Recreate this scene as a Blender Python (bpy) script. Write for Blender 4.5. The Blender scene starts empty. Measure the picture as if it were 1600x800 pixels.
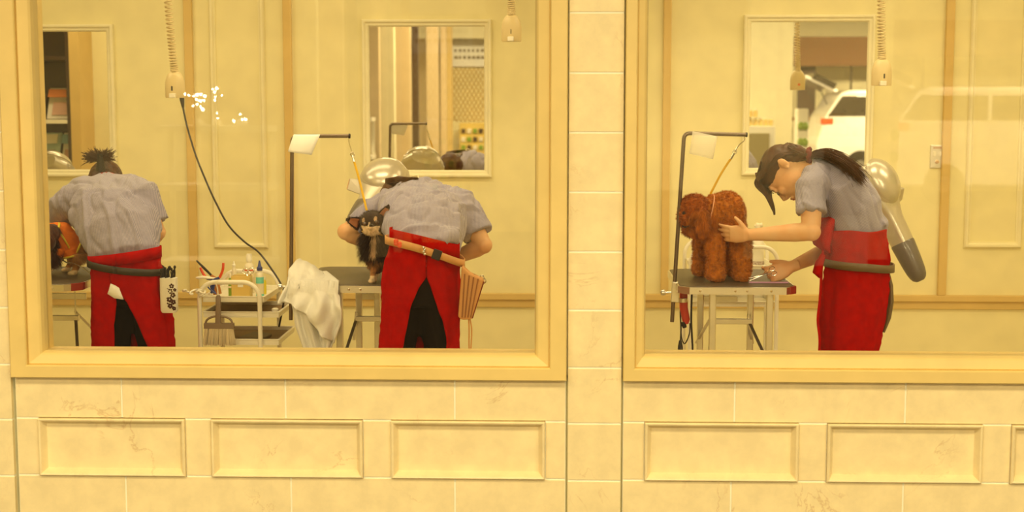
import bpy, math, random
from mathutils import Vector as V, Matrix, noise
random.seed(7)
S = bpy.context.scene
COL = S.collection
PI = math.pi
# ------------------------------------------------------------------ camera, world, exposure
F_PX = 2222.2                       # 50 mm on a 36 mm wide frame, 1600 px wide
YAW, PITCH = math.radians(1.897), math.radians(6.164)
CAM = V((0, -5, 1.6))
cam = bpy.data.cameras.new('camera'); cam.lens = 50; cam.sensor_width = 36
cam.dof.use_dof = True; cam.dof.focus_distance = 6.1; cam.dof.aperture_fstop = 2.8
cam_ob = bpy.data.objects.new('camera', cam); COL.objects.link(cam_ob)
cam_ob.location = CAM; cam_ob.rotation_euler = (PI/2-PITCH, 0, YAW)
S.camera = cam_ob
S.view_settings.view_transform = 'Standard'; S.view_settings.look = 'None'
S.view_settings.gamma = 1; S.view_settings.exposure = 0.0; S.view_settings.use_curve_mapping = False
w = bpy.data.worlds.new('world'); S.world = w; w.use_nodes = True
w.node_tree.nodes['Background'].inputs[0].default_value = (1.0, 0.80, 0.50, 1)
w.node_tree.nodes['Background'].inputs[1].default_value = 0.15
WARM = (1.0, 0.81, 0.465)
def area(name, loc, sx, sy, power, color=WARM, rot=(0,0,0)):
    l = bpy.data.lights.new(name, 'AREA'); l.shape = 'RECTANGLE'; l.size = sx; l.size_y = sy
    l.energy = power; l.color = color
    o = bpy.data.objects.new(name, l); o.location = loc; o.rotation_euler = rot; COL.objects.link(o); return o
for i, x in enumerate((-3.2, -1.1, 1.1, 3.0)):       # lamps of the salon ceiling
    area('salon_light', (x, 1.15, 2.84), 1.2, 0.5, 20.3)
area('salon_light', (-1.9, 2.3, 2.84), 2.6, 0.3, 11.8)
area('salon_light', (1.9, 2.3, 2.84), 2.6, 0.3, 11.8)
for x in (-3.0, 0.0, 3.0):                           # lamps of the arcade ceiling over the pavement
    area('arcade_light', (x, -3.0, 3.5), 1.8, 0.8, 80)
for x in (-6.0, 0.0, 6.0):
    area('arcade_light', (x, -7.6, 3.9), 2.5, 1.2, 320)
for x in (-6.0, 1.0, 8.0):
    area('arcade_light', (x, -15.2, 3.9), 3, 1.2, 900)

# ------------------------------------------------------------------ measuring the photograph
_R = Matrix.Rotation(YAW, 3, 'Z') @ Matrix.Rotation(PI/2-PITCH, 3, 'X')
def at(px, py, y):
    """the place on the plane at depth y that the photograph shows at (px, py)"""
    d = _R @ V(((px-800)/F_PX, -(py-400)/F_PX, -1))
    return CAM + d*((y-CAM.y)/d.y)
def Q(px, py, d): return at(px, py, d-5.0)
WALL_Y = 3.15
def mir(px, py, y):
    """the place at depth y that the photograph shows in a mirror of the back wall"""
    p = at(px, py, 2*WALL_Y-y); p.y = y; return p
def lerp(a, b, t): return a+(b-a)*t
def interp(tab, x):
    if x <= tab[0][0]: return tab[0][1]
    for (x0, y0), (x1, y1) in zip(tab, tab[1:]):
        if x <= x1: return y0+(y1-y0)*(x-x0)/(x1-x0)
    return tab[-1][1]
def smooth_path(pts, n=6):
    """Catmull-Rom through tuples of equal length"""
    out = []
    P = [pts[0]]+list(pts)+[pts[-1]]
    for i in range(1, len(P)-2):
        p0, p1, p2, p3 = P[i-1], P[i], P[i+1], P[i+2]
        for k in range(n):
            t = k/n
            out.append(tuple(0.5*((2*b)+(-a+c)*t+(2*a-5*b+4*c-d)*t*t+(-a+3*b-3*c+d)*t**3) for a, b, c, d in zip(p0, p1, p2, p3)))
    out.append(tuple(pts[-1])); return out

# ------------------------------------------------------------------ materials
def nd(nt, kind, **kw):
    n = nt.nodes.new(kind)
    for k, v in kw.items():
        if k.startswith('i_'): n.inputs[k[2:].replace('_', ' ')].default_value = v
        else: setattr(n, k, v)
    return n
MATS = {}
def mat(name, col, rough=0.5, metal=0.0, var=None, vscale=8, bump=0, bscale=60, emit=0, coat=0, spec=0.5, attr=False, sheen=0, alpha=1, trans=0):
    if name in MATS: return MATS[name]
    m = bpy.data.materials.new(name); m.use_nodes = True; nt = m.node_tree; L = nt.links
    b = nt.nodes['Principled BSDF']; c4 = (*col, 1)
    b.inputs['Base Color'].default_value = c4; b.inputs['Roughness'].default_value = rough
    b.inputs['Metallic'].default_value = metal; b.inputs['Coat Weight'].default_value = coat
    b.inputs['Specular IOR Level'].default_value = spec; b.inputs['Sheen Weight'].default_value = sheen
    b.inputs['Alpha'].default_value = alpha; b.inputs['Transmission Weight'].default_value = trans
    tc = nd(nt, 'ShaderNodeTexCoord')
    if emit:
        b.inputs['Emission Color'].default_value = c4; b.inputs['Emission Strength'].default_value = emit
    if attr:
        a = nd(nt, 'ShaderNodeAttribute', attribute_name='tint'); src = a.outputs['Color']
        L.new(src, b.inputs['Base Color'])
    if var or (not attr):
        n = nd(nt, 'ShaderNodeTexNoise', i_Scale=vscale, i_Detail=5.0); L.new(tc.outputs['Object'], n.inputs['Vector'])
        mx = nd(nt, 'ShaderNodeMix', data_type='RGBA'); r = nd(nt, 'ShaderNodeMapRange', i_From_Min=0.35, i_From_Max=0.68)
        v = var or tuple(c*0.93 for c in col)
        mx.inputs[6].default_value = c4; mx.inputs[7].default_value = (*v, 1)
        L.new(n.outputs[0], r.inputs[0]); L.new(r.outputs[0], mx.inputs[0])
        if not attr: L.new(mx.outputs[2], b.inputs['Base Color'])
    if bump:
        n2 = nd(nt, 'ShaderNodeTexNoise', i_Scale=bscale, i_Detail=4.0); L.new(tc.outputs['Object'], n2.inputs['Vector'])
        bp = nd(nt, 'ShaderNodeBump', i_Strength=bump, i_Distance=0.004); L.new(n2.outputs[0], bp.inputs['Height']); L.new(bp.outputs[0], b.inputs['Normal'])
    MATS[name] = m; return m
def marble(name, base, vein):
    m = bpy.data.materials.new(name); m.use_nodes = True; nt = m.node_tree; L = nt.links; b = nt.nodes['Principled BSDF']
    b.inputs['Roughness'].default_value = 0.38
    tc = nd(nt, 'ShaderNodeTexCoord')
    nz = nd(nt, 'ShaderNodeTexNoise', i_Scale=2.2, i_Detail=9.0, i_Roughness=0.6, i_Distortion=1.3); L.new(tc.outputs['Object'], nz.inputs['Vector'])
    # a thin vein where the noise crosses one value
    s = nd(nt, 'ShaderNodeMath', operation='SUBTRACT'); s.inputs[1].default_value = 0.5; L.new(nz.outputs[0], s.inputs[0])
    a = nd(nt, 'ShaderNodeMath', operation='ABSOLUTE'); L.new(s.outputs[0], a.inputs[0])
    r = nd(nt, 'ShaderNodeMapRange', i_From_Min=0.0, i_From_Max=0.008, i_To_Min=1.0, i_To_Max=0.0); L.new(a.outputs[0], r.inputs[0])
    mask = nd(nt, 'ShaderNodeTexNoise', i_Scale=3.5, i_Detail=3.0); L.new(tc.outputs['Object'], mask.inputs['Vector'])
    mr = nd(nt, 'ShaderNodeMapRange', i_From_Min=0.5, i_From_Max=0.62); L.new(mask.outputs[0], mr.inputs[0])
    mu = nd(nt, 'ShaderNodeMath', operation='MULTIPLY'); L.new(r.outputs[0], mu.inputs[0]); L.new(mr.outputs[0], mu.inputs[1])
    mu2 = nd(nt, 'ShaderNodeMath', operation='MULTIPLY'); mu2.inputs[1].default_value = 0.5; L.new(mu.outputs[0], mu2.inputs[0])
    cl = nd(nt, 'ShaderNodeTexNoise', i_Scale=11.0, i_Detail=8.0, i_Roughness=0.65); L.new(tc.outputs['Object'], cl.inputs['Vector'])
    cr = nd(nt, 'ShaderNodeMapRange', i_From_Min=0.38, i_From_Max=0.64); L.new(cl.outputs[0], cr.inputs[0])
    m1 = nd(nt, 'ShaderNodeMix', data_type='RGBA'); m1.inputs[6].default_value = (*[c*0.93 for c in base], 1); m1.inputs[7].default_value = (*[min(1, c*1.05) for c in base], 1)
    L.new(cr.outputs[0], m1.inputs[0])
    m2 = nd(nt, 'ShaderNodeMix', data_type='RGBA'); m2.inputs[7].default_value = (*vein, 1)
    L.new(m1.outputs[2], m2.inputs[6]); L.new(mu2.outputs[0], m2.inputs[0]); L.new(m2.outputs[2], b.inputs['Base Color'])
    MATS[name] = m; return m
def striped(name, c1, c2, pitch):
    """woven pin stripe along the cloth coordinate 'warp' stored on the mesh"""
    m = bpy.data.materials.new(name); m.use_nodes = True; nt = m.node_tree; L = nt.links; b = nt.nodes['Principled BSDF']
    b.inputs['Roughness'].default_value = 0.85; b.inputs['Sheen Weight'].default_value = 0.2
    a = nd(nt, 'ShaderNodeAttribute', attribute_name='warp')
    mu = nd(nt, 'ShaderNodeMath', operation='MULTIPLY'); mu.inputs[1].default_value = 2*PI/pitch; L.new(a.outputs['Fac'], mu.inputs[0])
    sn = nd(nt, 'ShaderNodeMath', operation='SINE'); L.new(mu.outputs[0], sn.inputs[0])
    r = nd(nt, 'ShaderNodeMapRange', i_From_Min=-0.4, i_From_Max=0.4); L.new(sn.outputs[0], r.inputs[0])
    mx = nd(nt, 'ShaderNodeMix', data_type='RGBA'); mx.inputs[6].default_value = (*c1, 1); mx.inputs[7].default_value = (*c2, 1)
    L.new(r.outputs[0], mx.inputs[0]); L.new(mx.outputs[2], b.inputs['Base Color'])
    tc = nd(nt, 'ShaderNodeTexCoord'); n = nd(nt, 'ShaderNodeTexNoise', i_Scale=22.0, i_Detail=3.0); L.new(tc.outputs['Object'], n.inputs['Vector'])
    bp = nd(nt, 'ShaderNodeBump', i_Strength=0.6, i_Distance=0.012); L.new(n.outputs[0], bp.inputs['Height']); L.new(bp.outputs[0], b.inputs['Normal'])
    MATS[name] = m; return m
def glass_mat():
    m = bpy.data.materials.new('window_glass'); m.use_nodes = True; nt = m.node_tree; L = nt.links
    nt.nodes.remove(nt.nodes['Principled BSDF']); out = nt.nodes['Material Output']
    t = nd(nt, 'ShaderNodeBsdfTransparent'); t.inputs[0].default_value = (0.985, 0.98, 0.96, 1)
    g = nd(nt, 'ShaderNodeBsdfGlossy'); g.inputs['Roughness'].default_value = 0.0
    f = nd(nt, 'ShaderNodeFresnel'); f.inputs['IOR'].default_value = 1.52
    mx = nd(nt, 'ShaderNodeMixShader'); L.new(f.outputs[0], mx.inputs[0]); L.new(t.outputs[0], mx.inputs[1]); L.new(g.outputs[0], mx.inputs[2])
    L.new(mx.outputs[0], out.inputs[0]); MATS['window_glass'] = m; return m

M_TILE = marble('cream_marble', (0.95, 0.80, 0.46), (0.60, 0.36, 0.14))
M_GROUT = mat('pale_grout', (1.0, 0.98, 0.80), 0.8)
M_CASE = mat('painted_casing', (0.88, 0.67, 0.25), 0.42)
M_WALL = mat('cream_paint', (0.90, 0.82, 0.455), 0.55)
M_WALL2 = mat('pale_cream_paint', (0.92, 0.85, 0.54), 0.6)  # paler cream for ceilings, mouldings, baseboard and the walls opposite
M_STRIP = mat('ochre_trim_paint', (0.73, 0.52, 0.18), 0.5)
M_MFRAME = mat('mirror_frame_paint', (0.94, 0.88, 0.60), 0.35)
M_MIRROR = mat('mirror_silver', (0.93, 0.93, 0.90), 0.0, 1.0, var=(0.93, 0.93, 0.90))
M_GLASS = glass_mat()
M_WHITE = mat('white_enamel', (0.93, 0.88, 0.72), 0.3, coat=0.3)
M_PLASTIC = mat('beige_plastic', (0.72, 0.58, 0.30), 0.4)
M_BLACK = mat('black_rubber', (0.02, 0.015, 0.012), 0.5)
M_ALU = mat('brushed_aluminium', (0.80, 0.77, 0.68), 0.32, 1.0)
M_STEEL = mat('polished_steel', (0.85, 0.83, 0.78), 0.15, 1.0)
M_MAT = mat('table_rubber_top', (0.10, 0.075, 0.045), 0.42, bump=0.4, bscale=250)
M_POLE = mat('dark_bronze_pole', (0.20, 0.15, 0.11), 0.32, 0.7)
M_RED = mat('red_apron_cloth', (0.46, 0.003, 0.002), 0.85, spec=0.02, var=(0.36, 0.002, 0.002), vscale=30, bump=0.3, bscale=180)
M_TROUSER = mat('black_trouser_cloth', (0.010, 0.007, 0.005), 0.9, spec=0.1)
M_SHIRT = striped('blue_pinstripe_cloth', (0.41, 0.375, 0.48), (0.27, 0.255, 0.36), 0.0052)
M_SKIN = mat('skin', (0.80, 0.49, 0.25), 0.5, var=(0.78, 0.40, 0.18), vscale=14)
M_HAIR = mat('dark_brown_hair', (0.050, 0.016, 0.007), 0.45, spec=0.3, var=(0.095, 0.030, 0.010), vscale=60)
M_TOWEL = mat('white_terry', (0.88, 0.85, 0.76), 0.95, bump=1.0, bscale=260, sheen=0.5)
M_SILVER = mat('silver_plastic', (0.62, 0.57, 0.46), 0.28, 0.45, coat=0.5)
M_DGREY = mat('dark_grey_plastic', (0.15, 0.13, 0.11), 0.35, coat=0.3)
M_TAN = mat('tan_leather', (0.72, 0.36, 0.12), 0.55)
M_OLIVE = mat('olive_leather', (0.16, 0.11, 0.05), 0.5)
M_YELLOW = mat('yellow_webbing', (0.90, 0.55, 0.02), 0.6)
M_PAPER = mat('white_paper', (0.96, 0.95, 0.90), 0.8)
M_FUR = mat('fur', (0.4, 0.2, 0.1), 0.75, attr=True, spec=0.2, sheen=0.2)

# ------------------------------------------------------------------ mesh helpers
def tag(o, label=None, cat=None, group=None, kind=None):
    if label: o['label'] = label
    if cat: o['category'] = cat
    if group: o['group'] = group
    if kind: o['kind'] = kind
    return o
def thing(name, loc, label, cat, group=None, kind=None):
    o = bpy.data.objects.new(name, None); o.empty_display_size = 0.1; o.location = loc; COL.objects.link(o)
    return tag(o, label, cat, group, kind)
def origin_of(o):
    p = V((0, 0, 0))
    while o is not None: p += V(o.location); o = o.parent
    return p
def link(name, me, parent=None, world_verts=True):
    o = bpy.data.objects.new(name, me); COL.objects.link(o)
    if parent is not None:
        o.parent = parent
        if world_verts: me.transform(Matrix.Translation(-origin_of(parent)))
    return o
def copy_tree(o, parent=None):
    c = o.copy(); COL.objects.link(c)
    if parent is not None: c.parent = parent
    for ch in list(o.children): copy_tree(ch, c)
    return c
def ortho(t, side):
    t = t.normalized(); a = side-t*side.dot(t)
    if a.length < 1e-4:
        a = V((1, 0, 0)) if abs(t.x) < 0.8 else V((0, 1, 0)); a = a-t*a.dot(t)
    a.normalize(); return a, t.cross(a)
class MB:
    def __init__(s): s.v = []; s.f = []; s.mi = []; s.cur = 0
    def face(s, idx): s.f.append(tuple(idx)); s.mi.append(s.cur)
    def box(s, lo, hi):
        b = len(s.v)
        for z in (lo[2], hi[2]):
            for y in (lo[1], hi[1]):
                for x in (lo[0], hi[0]): s.v.append(V((x, y, z)))
        for q in ((0, 2, 3, 1), (4, 5, 7, 6), (0, 1, 5, 4), (2, 6, 7, 3), (0, 4, 6, 2), (1, 3, 7, 5)): s.face([b+i for i in q])
        return s
    def bar(s, p, q, w, h, side=V((0, 0, 1))):
        """rectangular bar from p to q, h along side"""
        p, q = V(p), V(q); A, B = ortho(q-p, V(side)); b = len(s.v)
        for c in (p, q):
            for i, j in ((-1, -1), (1, -1), (1, 1), (-1, 1)): s.v.append(c+A*(h/2*i)+B*(w/2*j))
        for k in range(4): s.face((b+k, b+(k+1) % 4, b+4+(k+1) % 4, b+4+k))
        s.face((b+3, b+2, b+1, b)); s.face((b+4, b+5, b+6, b+7)); return s
    def tube(s, path, r, n=12, side=V((1, 0, 0)), caps=True, power=2.0):
        """path: points; r: number, list of numbers or of (a, b) pairs (a along side)"""
        P = [V(p) for p in path]; b = len(s.v); N = len(P); roundish = not isinstance(r, (list, tuple)) or not isinstance(r[0], (list, tuple)); pa = None
        for i, p in enumerate(P):
            t = (P[min(i+1, N-1)]-P[max(i-1, 0)])
            if t.length < 1e-7: t = V((0, 0, 1))
            sd = side[i] if isinstance(side, list) else side
            A, B = ortho(t, pa if (roundish and pa is not None) else V(sd)); pa = A; rr = r[i] if isinstance(r, (list, tuple)) else r
            a, c = rr if isinstance(rr, (list, tuple)) else (rr, rr)
            for k in range(n):
                u = 2*PI*k/n; cu, su = math.cos(u), math.sin(u)
                if power != 2.0:
                    cu = math.copysign(abs(cu)**(2/power), cu); su = math.copysign(abs(su)**(2/power), su)
                s.v.append(p+A*(a*cu)+B*(c*su))
        for i in range(N-1):
            for k in range(n):
                k2 = (k+1) % n; s.face((b+i*n+k, b+i*n+k2, b+(i+1)*n+k2, b+(i+1)*n+k))
        if caps:
            s.face([b+k for k in range(n)][::-1]); s.face([b+(N-1)*n+k for k in range(n)])
        return s
    def rod(s, p, q, r, n=12, r2=None): return s.tube([p, q], [r, r if r2 is None else r2], n)
    def blob(s, c, rad, axes=None, n=20, m=12):
        """ellipsoid; axes: three unit vectors"""
        c = V(c); rad = (rad,)*3 if isinstance(rad, (int, float)) else rad
        X, Y, Z = axes or (V((1, 0, 0)), V((0, 1, 0)), V((0, 0, 1))); b = len(s.v)
        for j in range(1, m):
            a = PI*j/m
            for k in range(n):
                u = 2*PI*k/n
                s.v.append(c+X*(rad[0]*math.sin(a)*math.cos(u))+Y*(rad[1]*math.sin(a)*math.sin(u))+Z*(rad[2]*math.cos(a)))
        t = len(s.v); s.v.append(c+Z*rad[2]); s.v.append(c-Z*rad[2])
        for j in range(m-2):
            for k in range(n):
                k2 = (k+1) % n; s.face((b+j*n+k, b+(j+1)*n+k, b+(j+1)*n+k2, b+j*n+k2))
        for k in range(n):
            k2 = (k+1) % n; s.face((t, b+k, b+k2)); s.face((t+1, b+(m-2)*n+k2, b+(m-2)*n+k))
        return s
    def lathe(s, c, prof, n=24, axis=V((0, 0, 1)), side=V((1, 0, 0)), squash=1.0):
        """prof: (radius, height) pairs along axis from c"""
        c = V(c); A, B = ortho(V(axis), V(side)); Z = V(axis).normalized(); b = len(s.v)
        for r, h in prof:
            for k in range(n):
                u = 2*PI*k/n; s.v.append(c+Z*h+A*(r*math.cos(u))+B*(r*squash*math.sin(u)))
        for i in range(len(prof)-1):
            for k in range(n):
                k2 = (k+1) % n; s.face((b+i*n+k, b+i*n+k2, b+(i+1)*n+k2, b+(i+1)*n+k))
        s.face([b+k for k in range(n)][::-1]); s.face([b+(len(prof)-1)*n+k for k in range(n)])
        return s
    def frame(s, x0, x1, z0, z1, prof, close=True):
        """mitred frame round a rectangle facing -y; prof: (inset, y) points"""
        b = len(s.v); n = len(prof)
        for ins, y in prof:
            for x, z in ((x0+ins, z0+ins), (x1-ins, z0+ins), (x1-ins, z1-ins), (x0+ins, z1-ins)): s.v.append(V((x, y, z)))
        for i in range(n if close else n-1):
            j = (i+1) % n
            for k in range(4):
                k2 = (k+1) % 4; s.face((b+i*4+k, b+i*4+k2, b+j*4+k2, b+j*4+k))
        return s
    def grid(s, rows, closed=False):
        """rows of equally many points"""
        b = len(s.v); n = len(rows[0])
        for r in rows: s.v += [V(p) for p in r]
        for i in range(len(rows)-1):
            for k in range(n if closed else n-1):
                k2 = (k+1) % n; s.face((b+i*n+k, b+i*n+k2, b+(i+1)*n+k2, b+(i+1)*n+k))
        return s
    def prism(s, poly, lo, hi, axis='y'):
        """poly of (a, b) pairs extruded along axis"""
        b = len(s.v); n = len(poly)
        for c in (lo, hi):
            for p in poly:
                s.v.append(V((p[0], c, p[1])) if axis == 'y' else V((p[0], p[1], c)) if axis == 'z' else V((c, p[0], p[1])))
        s.face([b+k for k in range(n)][::-1]); s.face([b+n+k for k in range(n)])
        for k in range(n): s.face((b+k, b+(k+1) % n, b+n+(k+1) % n, b+n+k))
        return s
    def mesh(s, name, mats):
        me = bpy.data.meshes.new(name); me.from_pydata([tuple(p) for p in s.v], [], s.f); me.update()
        for m in (mats if isinstance(mats, (list, tuple)) else [mats]): me.materials.append(m)
        me.polygons.foreach_set('material_index', s.mi); return me
    def build(s, name, mats, parent=None, smooth=False, bevel=0, fix=True, solid=0, sub=0, angle=35):
        me = s.mesh(name, mats)
        if fix:
            import bmesh
            bm = bmesh.new(); bm.from_mesh(me); bmesh.ops.recalc_face_normals(bm, faces=bm.faces); bm.to_mesh(me); bm.free()
        o = link(name, me, parent)
        if solid:
            q = o.modifiers.new('thick', 'SOLIDIFY'); q.thickness = solid; q.offset = 0
        if bevel:
            q = o.modifiers.new('bevel', 'BEVEL'); q.width = bevel; q.segments = 2; q.limit_method = 'ANGLE'; q.angle_limit = math.radians(40)
        if sub:
            q = o.modifiers.new('sub', 'SUBSURF'); q.levels = sub; q.render_levels = sub
        if smooth:
            me.polygons.foreach_set('use_smooth', [True]*len(me.polygons))
            me.set_sharp_from_angle(angle=math.radians(angle))
        return o
    def remesh(s, name, mats, parent=None, voxel=0.006, it=6, fac=0.5, fn=None, colour=None, warp=None):
        """melt the overlapping pieces into one skin; fn(co, normal) gives a displaced point"""
        me = s.mesh(name+'_raw', mats)
        import bmesh
        bm = bmesh.new(); bm.from_mesh(me); bmesh.ops.recalc_face_normals(bm, faces=bm.faces); bm.to_mesh(me); bm.free()
        o = bpy.data.objects.new('raw', me); COL.objects.link(o)
        q = o.modifiers.new('r', 'REMESH'); q.mode = 'VOXEL'; q.voxel_size = voxel
        if it: q = o.modifiers.new('s', 'SMOOTH'); q.iterations = it; q.factor = fac
        dg = bpy.context.evaluated_depsgraph_get(); dg.update()
        out = bpy.data.meshes.new_from_object(o.evaluated_get(dg)); out.name = name
        bpy.data.objects.remove(o); bpy.data.meshes.remove(me)
        if not out.materials: out.materials.append(mats)
        if fn:
            co = [v.co.copy() for v in out.vertices]; no = [v.normal.copy() for v in out.vertices]
            for v, c, n in zip(out.vertices, co, no): v.co = fn(c, n)
        if colour:
            at_ = out.color_attributes.new('tint', 'FLOAT_COLOR', 'POINT')
            for i, v in enumerate(out.vertices): at_.data[i].color = (*colour(v.co), 1)
        if warp:
            wa = out.attributes.new('warp', 'FLOAT', 'POINT')
            for i, v in enumerate(out.vertices): wa.data[i].value = warp(v.co)
        out.polygons.foreach_set('use_smooth', [True]*len(out.polygons))
        return link(name, out, parent)
def blades(name, body, parent, count, length, comb, width, colour, seed=1, segs=3, wave=0.0, keep=None, mat_=None):
    """fur or hair strands rooted on a finished body mesh. length(co), comb(co, n) -> direction, colour(co) -> rgb"""
    rnd = random.Random(seed); me = body.data; off = origin_of(body.parent) if body.parent else V((0, 0, 0))
    me.calc_loop_triangles(); vs = me.vertices
    tris = [t for t in me.loop_triangles if (keep is None or keep((vs[t.vertices[0]].co+off), t.normal))]
    cum = []; a = 0
    for t in tris: a += t.area; cum.append(a)
    import bisect
    ver, fac, cols = [], [], []
    for _ in range(count):
        t = tris[min(bisect.bisect(cum, rnd.random()*a), len(tris)-1)]
        u, v2 = rnd.random(), rnd.random()
        if u+v2 > 1: u, v2 = 1-u, 1-v2
        A, B, C = (vs[i].co for i in t.vertices); p = A+(B-A)*u+(C-A)*v2+off; n = t.normal
        L = length(p)*rnd.uniform(0.7, 1.2)
        if L <= 0: continue
        d = comb(p, n); d = (d+V((rnd.gauss(0, .16), rnd.gauss(0, .16), rnd.gauss(0, .16)))).normalized()
        sd = d.cross(n)
        if sd.length < 1e-3: sd = d.cross(V((0.3, 0.9, 0.2)))
        sd = (sd.normalized()+V((rnd.gauss(0, .4), rnd.gauss(0, .4), rnd.gauss(0, .4)))).normalized(); b = len(ver)
        c = colour(p); k0 = rnd.uniform(0.75, 1.25); c = tuple(min(1, x*k0) for x in c)
        ph = rnd.random()*6; q = p-n*0.002; cur = (n*0.5+d*0.5).normalized()
        for k in range(segs+1):
            f = k/segs; wd = width*(1-f)**0.7 if k < segs else 0
            o = sd*math.sin(ph+f*5)*wave
            if k < segs: ver += [q+o-sd*wd/2, q+o+sd*wd/2]; cols += [c, c]
            else: ver.append(q+o); cols.append(c)
            cur = (cur*0.45+d*0.55).normalized(); q = q+cur*(L/segs)
        for k in range(segs-1): fac.append((b+2*k, b+2*k+1, b+2*k+3, b+2*k+2))
        fac.append((b+2*segs-2, b+2*segs-1, b+2*segs))
    m = bpy.data.meshes.new(name); m.from_pydata([tuple(x) for x in ver], [], fac); m.materials.append(mat_ or M_FUR)
    ca = m.color_attributes.new('tint', 'FLOAT_COLOR', 'POINT')
    for i, c in enumerate(cols): ca.data[i].color = (*c, 1)
    m.polygons.foreach_set('use_smooth', [True]*len(m.polygons))
    return link(name, m, parent)
# ------------------------------------------------------------------ setting: salon room
X_L, X_R, CEIL = -4.75, 4.2, 2.9
def struct(name, mb, m, parent=None, **kw):
    o = mb.build(name, m, parent, **kw)
    if parent is None: o['kind'] = 'structure'
    return o
M_FLOOR = mat('salon_floor', (0.62, 0.52, 0.34), 0.35)
M_PAVE = mat('arcade_paving', (0.05, 0.036, 0.022), 0.8, spec=0.1)
struct('floor', MB().box((X_L-.1, 0.0, -0.1), (X_R+.1, WALL_Y+.1, 0)), M_FLOOR)
struct('floor_arcade', MB().box((-14, -24, -0.1), (16, 0.0, 0)), M_PAVE)
struct('wall_back', MB().box((X_L-.1, WALL_Y, 0), (X_R+.1, WALL_Y+.12, CEIL+.1)), M_WALL)
struct('wall_left', MB().box((X_L-.12, 0.0, 0), (X_L, WALL_Y, CEIL+.1)), M_WALL)
struct('wall_right', MB().box((X_R, 0.0, 0), (X_R+.12, WALL_Y, CEIL+.1)), M_WALL)
struct('ceiling', MB().box((X_L-.1, 0.1, CEIL), (X_R+.1, WALL_Y, CEIL+.1)), M_WALL2)
wy = WALL_Y
def zat(py, y=WALL_Y): return at(874, py, y).z
def xat(px, py=200, y=WALL_Y): return at(px, py, y).x
# rail along the wall, with a plainer dado below
rail = MB().box((X_L, wy-.030, zat(468)), (X_R, wy, zat(458))).box((X_L, wy-.016, zat(480)), (X_R, wy, zat(468)))
struct('trim_1', rail, M_STRIP, bevel=.004)
struct('baseboard_back', MB().box((X_L, wy-.02, 0), (X_R, wy, .12)), M_WALL2, bevel=.003)
n = 2
for a, b in ((290, 303), (444, 457), (1036, 1048), (1475, 1488)):
    x0, x1 = xat(a, 100), xat(b, 100)
    s_ = MB().box((x0, wy-.03, zat(458)), (x1, wy, CEIL))
    struct('trim_%d' % n, s_, M_STRIP, bevel=.004); n += 1
PROF = [(0, wy), (0, wy-.012), (.008, wy-.022), (.020, wy-.022), (.028, wy-.010), (.034, wy-.010), (.034, wy)]
for a, b, zb in ((333, 418, 389), (1508, 1598, 385), (-150, -60, 389)):
    struct('trim_%d' % n, MB().frame(xat(a, 300), xat(b, 300), zat(zb), 2.72, PROF), M_WALL2); n += 1
for a, b in ((905, 1010),):
    struct('trim_%d' % n, MB().frame(xat(a, 300), xat(b, 300), zat(388), 2.72, PROF), M_WALL2); n += 1
# light switch plate
sw = thing('wall_switch', (xat(1463, 244), wy, zat(244)), 'square metal switch plate with two switches on the cream wall', 'switch')
x0, x1, z0, z1 = xat(1453, 244), xat(1474, 244), zat(262), zat(226)
MB().box((x0, wy-.008, z0), (x1, wy, z1)).build('plate', M_ALU, sw, bevel=.003)
for i, q in enumerate(((.28, .62), (.72, .62))):
    cx, cz = lerp(x0, x1, q[0]), lerp(z0, z1, q[1])
    MB().box((cx-.006, wy-.016, cz-.014), (cx+.006, wy-.008, cz+.014)).build('rocker', M_WHITE, sw, bevel=.002)
MB().lathe((lerp(x0, x1, .5), wy-.008, lerp(z0, z1, .28)), [(.011, 0), (.011, .006), (.006, .008)], axis=V((0, -1, 0))).build('dial', mat('switch_brass', (.6, .4, .2), .3, .6), sw, smooth=True)
MB().box((lerp(x0, x1, .2), wy-.010, lerp(z0, z1, .84)), (lerp(x0, x1, .8), wy-.008, lerp(z0, z1, .92))).build('name_strip', mat('switch_strip', (.55, .35, .2), .5), sw)

# mirrors
def mirror(px0, px1, py0, py1, label):
    x0, x1, z0, z1 = xat(px0, 150), xat(px1, 150), zat(py1), zat(py0)
    t = thing('wall_mirror', ((x0+x1)/2, wy, z0), label, 'mirror', None)
    MB().frame(x0, x1, z0, z1, [(0, wy), (0, wy-.030), (.006, wy-.036), (.014, wy-.036), (.022, wy-.026), (.034, wy-.024), (.041, wy-.012), (.041, wy)]).build('mirror_frame', M_MFRAME, t, smooth=True, angle=30)
    MB().box((x0+.035, wy-.010, z0+.035), (x1-.035, wy-.004, z1-.035)).build('mirror_pane', M_MIRROR, t)
mirror(-24, 181, 37, 277, 'white framed wall mirror showing a dark magazine shelf, beside the bun-haired groomer')
mirror(567, 768, 30, 277, 'white framed wall mirror above the groomer holding the small black dog')
mirror(1160, 1364, 24, 273, 'white framed wall mirror above the red curly dog, with a parked van reflected')

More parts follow.
